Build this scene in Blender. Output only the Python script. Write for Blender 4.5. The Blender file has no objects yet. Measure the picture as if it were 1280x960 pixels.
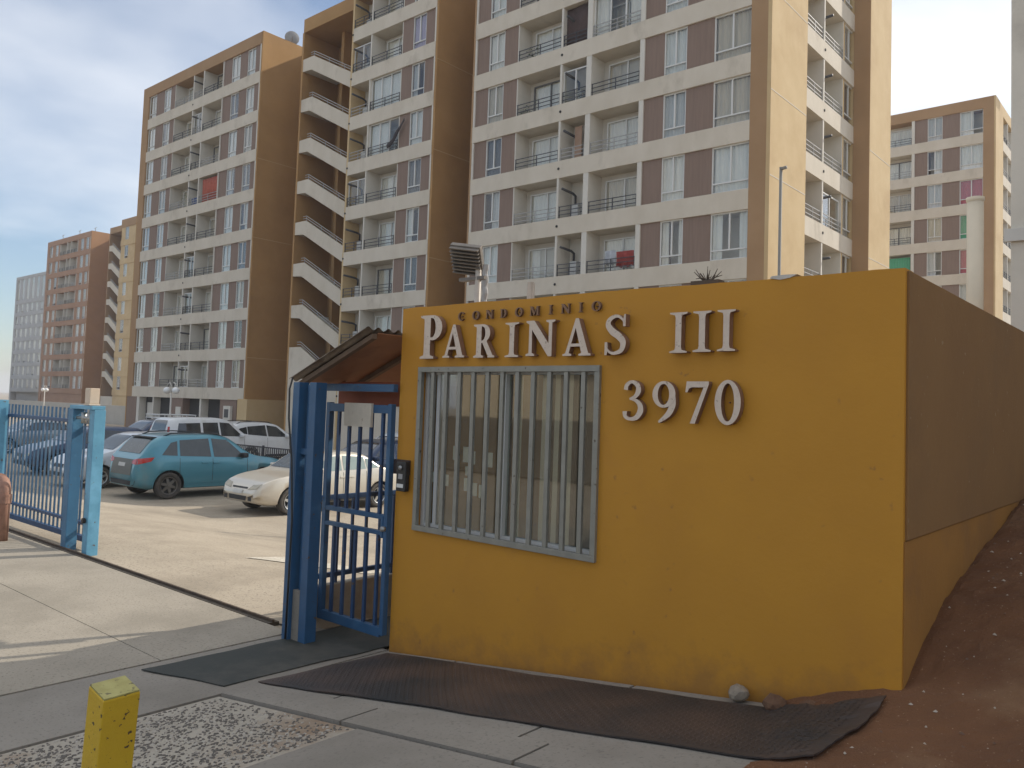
import bpy, bmesh, math, random
from mathutils import Vector, Matrix
from mathutils.geometry import tessellate_polygon
random.seed(11)
R = math.radians
scene = bpy.context.scene
col = scene.collection

# ---------------------------------------------------------------- camera, sky, sun, exposure
cam_d = bpy.data.cameras.new('camera'); cam = bpy.data.objects.new('camera', cam_d); col.objects.link(cam)
yaw, pit, rol = R(40.63), R(3.02), R(1.965)
fw = Vector((-math.sin(yaw)*math.cos(pit), math.cos(yaw)*math.cos(pit), math.sin(pit)))
rt = Vector((math.cos(yaw), math.sin(yaw), 0)); up = rt.cross(fw)
r2 = math.cos(rol)*rt + math.sin(rol)*up; u2 = -math.sin(rol)*rt + math.cos(rol)*up
M = Matrix((r2, u2, -fw)).transposed().to_4x4(); M.translation = (0, 0, 2.0)
cam.matrix_world = M
cam_d.sensor_width = 36; cam_d.lens = 36*1014/1280
cam_d.shift_x = -(645-640)/1280; cam_d.shift_y = (457-480)/1280
cam_d.clip_start = 0.05; cam_d.clip_end = 3000
scene.camera = cam

SUN = Vector((.58, 1.39, 1.0)).normalized()
sun_el = math.asin(SUN.z); sun_az = math.atan2(SUN.x, SUN.y)      # azimuth clockwise from +Y
w = bpy.data.worlds.new('World'); scene.world = w; w.use_nodes = True
nt = w.node_tree; N = nt.nodes; L = nt.links; N.clear()
wo = N.new('ShaderNodeOutputWorld'); bg = N.new('ShaderNodeBackground'); L.new(bg.outputs[0], wo.inputs[0])
sky = N.new('ShaderNodeTexSky'); sky.sky_type = 'NISHITA'; sky.sun_disc = False
sky.sun_elevation = sun_el; sky.sun_rotation = sun_az; sky.air_density = 1.0; sky.dust_density = .6; sky.ozone_density = 2.5
tc = N.new('ShaderNodeTexCoord'); sp = N.new('ShaderNodeSeparateXYZ'); L.new(tc.outputs['Generated'], sp.inputs[0])
ad = N.new('ShaderNodeMath'); ad.operation = 'ADD'; ad.inputs[1].default_value = .22; L.new(sp.outputs[2], ad.inputs[0])
mxz = N.new('ShaderNodeMath'); mxz.operation = 'MAXIMUM'; mxz.inputs[1].default_value = .05; L.new(ad.outputs[0], mxz.inputs[0])
dv = N.new('ShaderNodeVectorMath'); dv.operation = 'DIVIDE'
cb = N.new('ShaderNodeCombineXYZ')
for i in range(3): L.new(mxz.outputs[0], cb.inputs[i])
L.new(tc.outputs['Generated'], dv.inputs[0]); L.new(cb.outputs[0], dv.inputs[1])
no = N.new('ShaderNodeTexNoise'); no.inputs['Scale'].default_value = .8; no.inputs['Detail'].default_value = 6; no.inputs['Roughness'].default_value = .47
no.inputs['Distortion'].default_value = .15
mp = N.new('ShaderNodeMapping'); mp.inputs['Location'].default_value = (7, 17, 3); L.new(dv.outputs[0], mp.inputs[0]); L.new(mp.outputs[0], no.inputs['Vector'])
cr = N.new('ShaderNodeValToRGB'); cr.color_ramp.elements[0].position = .42; cr.color_ramp.elements[1].position = .68
cr.color_ramp.elements[0].color = (.06, .06, .06, 1); cr.color_ramp.elements[1].color = (1, 1, 1, 1)
L.new(no.outputs['Fac'], cr.inputs[0])
mixc = N.new('ShaderNodeMix'); mixc.data_type = 'RGBA'
L.new(cr.outputs[0], mixc.inputs[0]); L.new(sky.outputs[0], mixc.inputs[6]); mixc.inputs[7].default_value = (8.2, 8.3, 8.45, 1)
L.new(mixc.outputs[2], bg.inputs[0]); bg.inputs[1].default_value = .12
sd = bpy.data.lights.new('sun', 'SUN'); so = bpy.data.objects.new('sun', sd); col.objects.link(so)
sd.energy = 3.2; sd.angle = R(.6); sd.color = (1, .93, .82)
so.rotation_euler = SUN.to_track_quat('Z', 'Y').to_euler(); so.location = (10, 20, 40)
scene.view_settings.view_transform = 'Standard'; scene.view_settings.look = 'None'
scene.render.engine = 'CYCLES'; scene.cycles.max_bounces = 6; scene.cycles.diffuse_bounces = 3; scene.cycles.glossy_bounces = 3; scene.cycles.transparent_max_bounces = 10
scene.view_settings.exposure = 0.3; scene.view_settings.gamma = 1.0

# ---------------------------------------------------------------- helpers
class MB:
    def __init__(s): s.v = []; s.f = []; s.m = []
    def box(s, x0, x1, y0, y1, z0, z1, mi=0):
        o = len(s.v)
        s.v += [(x0,y0,z0),(x1,y0,z0),(x1,y1,z0),(x0,y1,z0),(x0,y0,z1),(x1,y0,z1),(x1,y1,z1),(x0,y1,z1)]
        for f in ((0,3,2,1),(4,5,6,7),(0,1,5,4),(1,2,6,5),(2,3,7,6),(3,0,4,7)):
            s.f.append(tuple(o+i for i in f)); s.m.append(mi)
        return s
    def quad(s, a, b, c, d, mi=0):
        o = len(s.v); s.v += [tuple(a), tuple(b), tuple(c), tuple(d)]; s.f.append((o, o+1, o+2, o+3)); s.m.append(mi); return s
    def tube(s, pts, r, n=8, cap=True, mi=0):
        pts = [Vector(p) for p in pts]; o = len(s.v); k = len(pts)
        rs = r if isinstance(r, (list, tuple)) else [r]*k
        ref = Vector((0, 0, 1))
        for i, p in enumerate(pts):
            t = (pts[min(i+1, k-1)] - pts[max(i-1, 0)]).normalized()
            a = t.cross(ref if abs(t.z) < .95 else Vector((1, 0, 0))).normalized(); b = t.cross(a)
            for j in range(n):
                q = p + (a*math.cos(2*math.pi*j/n) + b*math.sin(2*math.pi*j/n))*rs[i]; s.v.append(tuple(q))
        for i in range(k-1):
            for j in range(n):
                s.f.append((o+i*n+j, o+i*n+(j+1) % n, o+(i+1)*n+(j+1) % n, o+(i+1)*n+j)); s.m.append(mi)
        if cap:
            s.f.append(tuple(o+j for j in range(n))); s.m.append(mi)
            s.f.append(tuple(o+(k-1)*n+j for j in reversed(range(n)))); s.m.append(mi)
        return s
    def lathe(s, prof, axis='z', n=20, c=(0, 0, 0), mi=0, close=False):
        o = len(s.v); k = len(prof)
        for (r, h) in prof:
            for j in range(n):
                a = 2*math.pi*j/n; x, y = r*math.cos(a), r*math.sin(a)
                p = (x, y, h) if axis == 'z' else ((x, h, y) if axis == 'y' else (h, x, y))
                s.v.append((p[0]+c[0], p[1]+c[1], p[2]+c[2]))
        for i in range(k if close else k-1):
            i2 = (i+1) % k
            for j in range(n):
                s.f.append((o+i*n+j, o+i*n+(j+1) % n, o+i2*n+(j+1) % n, o+i2*n+j)); s.m.append(mi)
        return s
    def prism(s, poly, y0, y1, mi=0):                       # polygon in XZ, extruded along Y
        o = len(s.v); n = len(poly)
        s.v += [(p[0], y0, p[1]) for p in poly] + [(p[0], y1, p[1]) for p in poly]
        s.f.append(tuple(o+i for i in range(n))); s.m.append(mi)
        s.f.append(tuple(o+n+i for i in reversed(range(n)))); s.m.append(mi)
        for i in range(n):
            s.f.append((o+i, o+n+i, o+n+(i+1) % n, o+(i+1) % n)); s.m.append(mi)
        return s
    def mesh(s, name, mats, smooth=False, bevel=0, recalc=True):
        me = bpy.data.meshes.new(name); me.from_pydata(s.v, [], s.f)
        for m in (mats if isinstance(mats, (list, tuple)) else [mats]): me.materials.append(m)
        for p, mi in zip(me.polygons, s.m): p.material_index = mi
        if recalc or bevel:
            bm = bmesh.new(); bm.from_mesh(me)
            if bevel:
                bmesh.ops.remove_doubles(bm, verts=bm.verts, dist=1e-5)
                es = [e for e in bm.edges if len(e.link_faces) == 2 and e.calc_face_angle(0) > .5]
                bmesh.ops.bevel(bm, geom=es, offset=bevel, segments=2, affect='EDGES', profile=.6)
            if recalc: bmesh.ops.recalc_face_normals(bm, faces=bm.faces)
            bm.to_mesh(me); bm.free()
        if smooth: me.polygons.foreach_set('use_smooth', [True]*len(me.polygons))
        return me

def link(name, me, parent=None, loc=(0, 0, 0), rz=0):
    o = bpy.data.objects.new(name, me); col.objects.link(o)
    if parent: o.parent = parent
    o.location = loc; o.rotation_euler = (0, 0, rz)
    return o
def empty(name, loc, label, cat, group=None, rz=0):
    o = bpy.data.objects.new(name, None); col.objects.link(o); o.location = loc; o.rotation_euler = (0, 0, rz); o.empty_display_size = .2
    return tag(o, label, cat, group)
def tag(o, label, cat, group=None):
    o['label'] = label; o['category'] = cat
    if group: o['group'] = group
    return o
def struct(o, kind='structure', label=None):
    o['kind'] = kind
    if label: o['label'] = label
    return o
BOX = {}
def boxmesh(w, d, h, m):
    k = (round(w, 3), round(d, 3), round(h, 3), m.name)
    if k not in BOX: BOX[k] = MB().box(-w/2, w/2, -d/2, d/2, -h/2, h/2).mesh('box', m, recalc=False)
    return BOX[k]

# ---------------------------------------------------------------- materials
def mat(name, c1, c2=None, scale=3., rough=.8, metal=0., bump=0., bscale=None, stretch=(1, 1, 1), c3=None, s3=.6, t3=(.55, .7), c4=None, s4=30., t4=(.62, .68),
        coat=0., spec=.5, coord='pos', bdist=.02, trans=0., sheen=0.):
    m = bpy.data.materials.new(name); m.use_nodes = True; n = m.node_tree.nodes; l = m.node_tree.links
    b = n['Principled BSDF']; b.inputs['Roughness'].default_value = rough; b.inputs['Metallic'].default_value = metal
    b.inputs['Coat Weight'].default_value = coat; b.inputs['Specular IOR Level'].default_value = spec
    if coat: b.inputs['Coat Roughness'].default_value = .06
    if c2 is None and not bump:
        b.inputs['Base Color'].default_value = (*c1, 1); return m
    if coord == 'pos':
        g = n.new('ShaderNodeNewGeometry'); src = g.outputs['Position']
    else:
        g = n.new('ShaderNodeTexCoord'); src = g.outputs['Object']
    mp = n.new('ShaderNodeMapping'); mp.inputs['Scale'].default_value = stretch; l.new(src, mp.inputs[0])
    def noise(sc, det=5, ro=.6):
        t = n.new('ShaderNodeTexNoise'); t.inputs['Scale'].default_value = sc; t.inputs['Detail'].default_value = det; t.inputs['Roughness'].default_value = ro
        l.new(mp.outputs[0], t.inputs['Vector']); return t.outputs['Fac']
    def mixin(prev, c, fac, lo, hi):
        r = n.new('ShaderNodeMapRange'); r.inputs[1].default_value = lo; r.inputs[2].default_value = hi; r.clamp = True; l.new(fac, r.inputs[0])
        x = n.new('ShaderNodeMix'); x.data_type = 'RGBA'; l.new(r.outputs[0], x.inputs[0])
        if isinstance(prev, tuple): x.inputs[6].default_value = (*prev, 1)
        else: l.new(prev, x.inputs[6])
        x.inputs[7].default_value = (*c, 1); return x.outputs[2]
    cur = c1
    if c2: cur = mixin(cur, c2, noise(scale), .35, .68)
    if c3: cur = mixin(cur, c3, noise(s3, 7, .65), *t3)
    if c4: cur = mixin(cur, c4, noise(s4, 3, .5), *t4)
    if not isinstance(cur, tuple): l.new(cur, b.inputs['Base Color'])
    else: b.inputs['Base Color'].default_value = (*cur, 1)
    if bump:
        bp = n.new('ShaderNodeBump'); bp.inputs['Strength'].default_value = bump; bp.inputs['Distance'].default_value = bdist
        l.new(noise(bscale or scale*6, 6, .65), bp.inputs['Height']); l.new(bp.outputs[0], b.inputs['Normal'])
    return m
def glass(name, tint=(.95, .95, .93), refl=.95, base=.045):
    m = bpy.data.materials.new(name); m.use_nodes = True; n = m.node_tree.nodes; l = m.node_tree.links; n.clear()
    o = n.new('ShaderNodeOutputMaterial'); t = n.new('ShaderNodeBsdfTransparent'); t.inputs[0].default_value = (*tint, 1)
    g = n.new('ShaderNodeBsdfGlossy'); g.inputs['Roughness'].default_value = .03; g.inputs[0].default_value = (.93*refl, .93*refl, .93*refl, 1)
    lw = n.new('ShaderNodeLayerWeight'); lw.inputs[0].default_value = .5
    pw = n.new('ShaderNodeMath'); pw.operation = 'POWER'; pw.inputs[1].default_value = 4.0; l.new(lw.outputs['Facing'], pw.inputs[0])
    f = n.new('ShaderNodeMath'); f.operation = 'MULTIPLY_ADD'; f.inputs[1].default_value = .88; f.inputs[2].default_value = base; f.use_clamp = True; l.new(pw.outputs[0], f.inputs[0])
    x = n.new('ShaderNodeMixShader'); l.new(f.outputs[0], x.inputs[0]); l.new(t.outputs[0], x.inputs[1]); l.new(g.outputs[0], x.inputs[2]); l.new(x.outputs[0], o.inputs[0])
    return m

cream = mat('cream_plaster', (.60, .54, .45), (.54, .48, .39), 1.2, .9, bump=.15, bscale=8, c3=(.40, .35, .28), s3=.9, t3=(.57, .8), stretch=(1, 1, .55))
cream_in = mat('balcony_white_paint', (.62, .59, .53), (.57, .54, .48), 1.5, .9)
panel_m = mat('brown_cladding', (.235, .165, .13), (.205, .143, .112), 2., .85, stretch=(6, 6, .4))
ochre = mat('ochre_render', (.40, .235, .095), (.35, .20, .078), .6, .92, bump=.12, bscale=6, c3=(.31, .175, .07), s3=.35, t3=(.5, .75))
ochre_l = mat('pale_ochre_render', (.56, .42, .235), (.50, .36, .19), .7, .92, bump=.12, bscale=6, c3=(.45, .31, .16), s3=.3, t3=(.55, .75))
tan_m = mat('tan_render', (.36, .225, .12), (.32, .195, .10), .6, .92, bump=.1, bscale=6)
orange_m = mat('terracotta_render', (.37, .22, .14), (.33, .19, .12), .5, .92)
orange_d = mat('orange_render', (.38, .205, .10), (.33, .175, .085), .5, .92)
joint_m = mat('render_joint', (.47, .33, .17), rough=.9)
alu = mat('white_aluminium', (.62, .62, .60), rough=.45, metal=0.)
alu_d = mat('dark_window_frame', (.12, .12, .12), rough=.5)
rail_d = mat('dark_railing_paint', (.045, .045, .05), rough=.5)
rail_g = mat('grey_railing_paint', (.33, .32, .31), rough=.5)
glz = glass('window_glass'); glz_d = glass('tinted_glass', (.35, .45, .55))
room = mat('room_shade_paint', (.05, .047, .045), rough=.95)
dark_m = mat('dark_void', (.02, .02, .022), rough=.9)
def cloth(name, c): return mat(name, c, tuple(x*.86 for x in c), 9., .95, stretch=(6, 6, .3))
curt = [cloth('curtain_white', (.82, .82, .79)), cloth('curtain_grey', (.56, .58, .59)), cloth('curtain_blueish', (.58, .61, .64)), cloth('curtain_cream', (.60, .55, .46)),
        cloth('curtain_white_sheer', (.76, .79, .79)), cloth('curtain_dark', (.17, .17, .18))]
curt_p = cloth('curtain_lilac', (.44, .40, .58)); curt_r = cloth('curtain_pink', (.50, .14, .17)); curt_g = cloth('curtain_green', (.10, .38, .22))
steel = mat('galvanised_steel', (.42, .42, .41), (.34, .34, .33), 8, .45, metal=.8)
pale_con = mat('pale_concrete_wall', (.70, .64, .54), (.62, .57, .48), .8, .9, bump=.2, bscale=10, c3=(.48, .43, .36), s3=.7, t3=(.58, .75))
blue = mat('blue_paint', (.032, .10, .205), (.027, .085, .175), 5, .42, c3=(.07, .16, .27), s3=2.2, t3=(.52, .72), c4=(.09, .06, .045), s4=26, t4=(.69, .73), bump=.08, bscale=30)
blue_l = mat('weathered_light_blue_paint', (.12, .33, .47), (.10, .28, .42), 5, .45, c3=(.17, .42, .60), s3=2.0, t3=(.5, .7), c4=(.12, .09, .07), s4=22, t4=(.68, .73), bump=.08, bscale=30)
navy = mat('navy_bar_paint', (.03, .075, .17), (.026, .062, .14), 6, .45, c4=(.12, .08, .05), s4=22, t4=(.68, .73))
conc = mat('concrete_slab', (.275, .248, .21), (.235, .21, .178), 1.3, .93, bump=.35, bscale=40, c3=(.19, .17, .14), s3=.8, t3=(.46, .72), c4=(.18, .16, .135), s4=48, t4=(.56, .70), bdist=.01)
drive = mat('dusty_drive_concrete', (.41, .345, .26), (.35, .29, .215), 1.0, .94, bump=.5, bscale=35, c3=(.28, .235, .175), s3=.5, t3=(.48, .7), c4=(.23, .195, .15), s4=38, t4=(.56, .68), bdist=.012)
soil = mat('ground_dust', (.36, .30, .225), (.31, .255, .19), .5, .95, bump=.4, bscale=20)

# ---------------------------------------------------------------- terrain
def sst(a, b, t):
    t = min(max((t-a)/(b-a), 0), 1); return t*t*(3-2*t)
def g(x, y):
    ramp = .128*max(0, min(x, 1)+5.1)*(1-sst(6.5, 9, y))
    dip = -.55*sst(4.9, 9.5, y)*(1-sst(-6.2, -5.2, x)) - .15*sst(16, 30, y)
    return ramp + dip
def hn(x, y, s):
    from mathutils import noise
    return noise.noise(Vector((x*s, y*s, 3.7)))
def drape(name, x0, x1, y0, y1, dz, m, nx=20, ny=20, warp=0, skirt=.0, hf=None, parent=None, corners=None):
    b = MB(); hf = hf or g
    for j in range(ny+1):
        for i in range(nx+1):
            s, t = i/nx, j/ny
            if corners:
                A, B, C_, D = [Vector(c) for c in corners]
                p = (A*(1-s)+B*s)*(1-t) + (D*(1-s)+C_*s)*t; x, y = p
            else: x, y = x0+(x1-x0)*s, y0+(y1-y0)*t
            if warp and (i in (0, nx) or j in (0, ny)):
                x += warp*hn(x, y, 2.3); y += warp*hn(y+9, x, 2.1)
            z = hf(x, y)+dz
            b.v.append((x, y, z))
    for j in range(ny):
        for i in range(nx):
            a = j*(nx+1)+i; b.f.append((a, a+1, a+nx+2, a+nx+1)); b.m.append(0)
    if skirt:
        ring = [i for i in range(nx+1)] + [j*(nx+1)+nx for j in range(1, ny+1)] + [ny*(nx+1)+i for i in range(nx-1, -1, -1)] + [j*(nx+1) for j in range(ny-1, 0, -1)]
        o = len(b.v); b.v += [(b.v[i][0], b.v[i][1], b.v[i][2]-skirt) for i in ring]
        for k in range(len(ring)):
            k2 = (k+1) % len(ring); b.f.append((ring[k], o+k, o+k2, ring[k2])); b.m.append(0)
    return link(name, b.mesh(name, m, smooth=False), parent)

# one big sheet: fine near the gate, coarse to the horizon
def ground_sheet():
    xs = [-1500, -700, -350, -200, -140, -100, -75] + [-60+2*i for i in range(18)] + [-24+.5*i for i in range(60)] + [6, 10, 20, 50, 150, 500, 1500]
    ys = [-1200, -400, -120, -50, -25, -12] + [-8+.5*i for i in range(60)] + [22+2*i for i in range(12)] + [50, 70, 100, 200, 500, 1500]
    b = MB()
    for y in ys:
        for x in xs: b.v.append((x, y, g(x, y)-.03))
    n = len(xs)
    for j in range(len(ys)-1):
        for i in range(n-1):
            a = j*n+i; b.f.append((a, a+1, a+n+1, a+n)); b.m.append(0)
    return struct(link('ground', b.mesh('ground', soil, smooth=True)))
ground_sheet()
struct(drape('parking_lot', -70, -6.0, 4.32, 26, -.014, drive, 90, 50))
# pavement slabs in front of the gate: each one a piece
pav = struct(drape('pavement', -24, -6.06, -6, 4.2, -.012, soil, 36, 24))
apron = mat('apron_concrete', (.34, .298, .238), (.285, .25, .198), 1.2, .94, bump=.45, bscale=38, c3=(.24, .21, .165), s3=.6, t3=(.47, .72), c4=(.21, .185, .145), s4=44, t4=(.56, .69), bdist=.011)
for (x0, x1, y0, y1) in ((-13.9, -6.065, 3.054, 4.2), (-13.9, -6.065, .8, 3.046), (-13.9, -6.065, -2.2, .79), (-16.6, -13.91, .8, 4.2)):
    drape('slab', x0, x1, y0, y1, .002, apron, 12, 10, skirt=.05, parent=pav)
walk = struct(drape('sidewalk', -6.05, 3, -6, 4.46, -.03, soil, 50, 40))
for (x0, x1, y0, y1) in ((-6.04, -5.12, 1.1, 4.47), (-6.04, -5.12, -2.6, 1.08), (-5.10, -4.3, 3.30, 4.44), (-4.28, -2.75, 3.30, 4.44), (-2.73, -1.2, 3.30, 4.44), (-3.63, -2.3, .9, 2.98), (-2.28, .6, .9, 2.98), (-3.63, 0, -2.5, .88)):
    drape('slab', x0, x1, y0, y1, .0, conc, 14, 12, skirt=.05, parent=walk)
for i in range(3):
    drape('kerb_stone', -5.10+1.3*i, -3.82+1.3*i, 3.0, 3.285, .012, conc, 12, 3, skirt=.06, parent=walk)
pebble_bed = mat('pebble_mortar', (.43, .385, .315), (.36, .32, .26), 4, .95, bump=.6, bscale=60, c3=(.27, .19, .125), s3=1.1, t3=(.52, .68))
bed = struct(drape('pebble_strip', -5.10, -3.65, -3, 2.985, -.008, pebble_bed, 40, 160))
# pebbles set in the mortar, dark ones painted as shaded pits: too many to count, one object
def pebbles():
    rnd = random.Random(4); b = MB()
    dirs = [(math.cos(a), math.sin(a)) for a in [i*math.pi/3 for i in range(6)]]
    for k in range(7500):
        x, y = rnd.uniform(-5.07, -3.68), rnd.uniform(.6, 2.96)
        if (x+5.07 < .12 or y > 2.8) and rnd.random() < .6: continue
        r = rnd.uniform(.005, .0135)*(1.15 if rnd.random() < .15 else 1); z = g(x, y)-.006
        a0 = rnd.gauss(1.2, .7); e = rnd.uniform(.35, .75); ca, sa = math.cos(a0), math.sin(a0); o = len(b.v); mi = 0 if rnd.random() < .62 else 1
        for (hh, rr) in ((-.002, 1.0), (r*.30, .72)):
            for (dx, dy) in dirs:
                px, py = dx*rr*r*rnd.uniform(.85, 1.1), dy*rr*r*e
                b.v.append((x+px*ca-py*sa, y+px*sa+py*ca, z+hh))
        for j in range(6): b.f.append((o+j, o+(j+1) % 6, o+6+(j+1) % 6, o+6+j)); b.m.append(mi)
        b.f.append(tuple(o+6+j for j in range(6))); b.m.append(mi)
    p1 = mat('dark_pit_pebble', (.10, .09, .078), (.16, .14, .12), 40, .85); p2 = mat('pale_pebble', (.44, .40, .34), (.36, .32, .27), 40, .85)
    struct(link('pebbles', b.mesh('pebbles', [p1, p2], smooth=True, recalc=False)), 'stuff', 'pale pebbles and dark ones standing for shaded pits in the mortar strip')
pebbles()
# red-brown earth bank against the right wall
def interp(t, pts):
    if t <= pts[0][0]: return pts[0][1]
    for (a, va), (b_, vb) in zip(pts, pts[1:]):
        if t <= b_: return va+(vb-va)*(t-a)/(b_-a)
    return pts[-1][1]
def dirt_h(x, y):
    ramp = g(x, min(y, 6.4))
    zt = interp(y, [(2, .42), (3.3, .5), (4.0, .56), (4.49, .66), (5.33, .98), (6.43, 1.17), (7.83, 1.40), (12, 1.55)])
    zt += .06*max(0, x)
    f = sst(-1.95, -1.12, x)
    edge = sst(-2.1, -1.7, x-.25*(4.4-min(y, 4.4)))
    z = ramp-.05 + edge*.055 + f*(zt-.5)
    return z + (edge)*(.022*hn(x, y, 3.2) + .014*hn(x, y, 9) + .009*hn(x, y, 23))
earth = mat('red_brown_earth', (.185, .082, .034), (.14, .062, .027), 2.2, .97, bump=.9, bscale=55, c3=(.25, .145, .075), s3=.9, t3=(.54, .72), c4=(.36, .25, .16), s4=60, t4=(.68, .73), bdist=.02)
struct(drape('earth_bank', -2.3, 5.5, 1.5, 9.28, 0, earth, 170, 170, hf=dirt_h))
def rock_mesh(name, r, seed, m, sq=.8):
    bm = bmesh.new(); bmesh.ops.create_icosphere(bm, subdivisions=2, radius=r)
    for v in bm.verts:
        k = 1+.3*hn(v.co.x/r+seed, v.co.y/r+v.co.z/r, .9)+.12*hn(v.co.y/r*2, v.co.z/r*2+seed, 1.7)
        v.co *= k; v.co.z *= sq
    me = bpy.data.meshes.new(name); bm.to_mesh(me); bm.free(); me.materials.append(m); return me
stone = mat('grey_stone', (.30, .25, .19), (.23, .19, .145), 20, .9, bump=.3)
rk = link('stone', rock_mesh('stone', .062, 3, stone)); rk.location = (-2.03, 4.40, .44); tag(rk, 'grey loose stone leaning on the foot of the yellow wall', 'stone')
clod = mat('earth_clod', (.12, .06, .035), (.16, .09, .05), 20, .97, bump=.5)
for i, (x, y, r) in enumerate(((-1.80, 4.33, .075), (-1.62, 4.37, .06))):
    o = link('earth_clod', rock_mesh('clod', r, 7+i*3, clod, .7)); o.location = (x, y, g(x, y)+.03)
    tag(o, ('larger' if i == 0 else 'smaller')+' brown earth clod beside the grey stone at the wall foot', 'clod', 'clods at the wall foot')
def chips():
    rnd = random.Random(9); b = MB()
    for k in range(900):
        x, y = rnd.uniform(-1.5, 2.5), rnd.uniform(2.6, 9)
        if x < -1.15 and y > 4.4: continue
        z = dirt_h(x, y); r = rnd.uniform(.004, .016); a = rnd.uniform(0, 3); c, s = math.cos(a)*r, math.sin(a)*r
        o = len(b.v); b.v += [(x+c, y+s, z), (x-s*.6, y+c*.6, z), (x-c, y-s, z), (x+s*.6, y-c*.6, z), (x, y, z+r*.7)]
        for q in ((0, 1, 4), (1, 2, 4), (2, 3, 4), (3, 0, 4)): b.f.append(tuple(o+i for i in q)); b.m.append(0 if k % 3 else 1)
    struct(link('earth_chips', b.mesh('earth_chips', [mat('pale_chip', (.42, .36, .29)), mat('brown_chip', (.14, .08, .05))], recalc=False)), 'stuff', 'pale chips and clods scattered over the red earth')
chips()
struct(drape('painted_marking', 0, 0, 0, 0, -.006, mat('worn_white_road_paint', (.58, .53, .44), (.47, .42, .33), 6, .8, c4=(.36, .31, .24), s4=30, t4=(.52, .64)), 16, 10, warp=.04, corners=((-9.66, 5.92), (-8.5, 7.0), (-8.8, 7.6), (-9.92, 6.85))))
# mats
mat_m = bpy.data.materials.new('diamond_rubber'); mat_m.use_nodes = True
def rubber(m):
    n = m.node_tree.nodes; l = m.node_tree.links; b = n['Principled BSDF']; b.inputs['Roughness'].default_value = .62
    ge = n.new('ShaderNodeNewGeometry'); no_ = n.new('ShaderNodeTexNoise'); no_.inputs['Scale'].default_value = 1.6; no_.inputs['Detail'].default_value = 7
    l.new(ge.outputs['Position'], no_.inputs['Vector'])
    r = n.new('ShaderNodeValToRGB'); e = r.color_ramp.elements; e[0].position = .32; e[0].color = (.018, .02, .022, 1); e[1].position = .72; e[1].color = (.095, .058, .042, 1)
    l.new(no_.outputs['Fac'], r.inputs[0]); l.new(r.outputs[0], b.inputs['Base Color'])
    bp = n.new('ShaderNodeBump'); bp.inputs['Strength'].default_value = .3; bp.inputs['Distance'].default_value = .006
    n2 = n.new('ShaderNodeTexNoise'); n2.inputs['Scale'].default_value = 25; l.new(ge.outputs['Position'], n2.inputs['Vector']); l.new(n2.outputs['Fac'], bp.inputs['Height']); l.new(bp.outputs[0], b.inputs['Normal'])
rubber(mat_m)
def mat2_h(x, y): return max(g(x, y)+.014, dirt_h(x, y)+.012 if x > -1.9 else -9) + .006*hn(x, y, 2.5) + .012*sst(-1.7, -1.25, x)
mat_g = mat('worn_green_black_rubber', (.026, .031, .027), (.038, .040, .034), 3, .7, c3=(.085, .078, .065), s3=1.6, t3=(.5, .75), bump=.3, bscale=40, bdist=.006)
def mat_thing(name, corners, hf, label, nx, ny, studs):
    mm = mat_m if studs else mat_g
    t = empty(name, (corners[0][0], corners[0][1], 0), label, 'mat')
    o = drape('sheet', 0, 0, 0, 0, 0, mm, nx, ny, warp=.03, skirt=.008, hf=hf, corners=corners); o.parent = t; o.location = (-corners[0][0], -corners[0][1], 0)
    b = MB(); A, B, C_, D = [Vector(c) for c in corners]; rnd = random.Random(2)
    lu, lv = (B-A).length, (D-A).length; step = .036
    for i in range(int(lu/step)):
        for j in range(int(lv/step)):
            s, q = (i+.5)*step/lu, (j+.5)*step/lv
            if s > .985 or q > .97 or s < .01 or q < .03: continue
            p = (A*(1-s)+B*s)*(1-q)+(D*(1-s)+C_*s)*q
            z = hf(p.x, p.y); d = 1 if (i+j) % 2 else -1; a, c = .013, .0045
            ux, uy = .7071*a, .7071*a*d; vx, vy = -.7071*c*d, .7071*c
            k = len(b.v); b.v += [(p.x-ux, p.y-uy, z+.0005), (p.x+vx, p.y+vy, z+.006), (p.x+ux, p.y+uy, z+.0005), (p.x-vx, p.y-vy, z+.006)]
            b.f.append((k, k+1, k+2, k+3)); b.m.append(0)
    if studs:
        o = link('raised_lozenges', b.mesh('lozenges', mat_m, recalc=False), t, (-corners[0][0], -corners[0][1], 0)); o['kind'] = 'stuff'
mat_thing('rubber_mat', ((-5.11, 3.31), (-1.32, 3.62), (-1.24, 4.32), (-4.98, 4.35)), mat2_h, 'large black rubber mat with lozenge tread along the yellow wall', 90, 24, True)
mat_thing('rubber_mat', ((-5.93, 2.86), (-5.22, 3.10), (-5.14, 5.4), (-5.9, 5.4)), lambda x, y: g(x, y)*(1-sst(4.9, 5.5, y))+.012+.005*hn(x, y, 2.2), 'smaller dark green mat leading in through the pedestrian gate', 20, 40, False)

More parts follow.
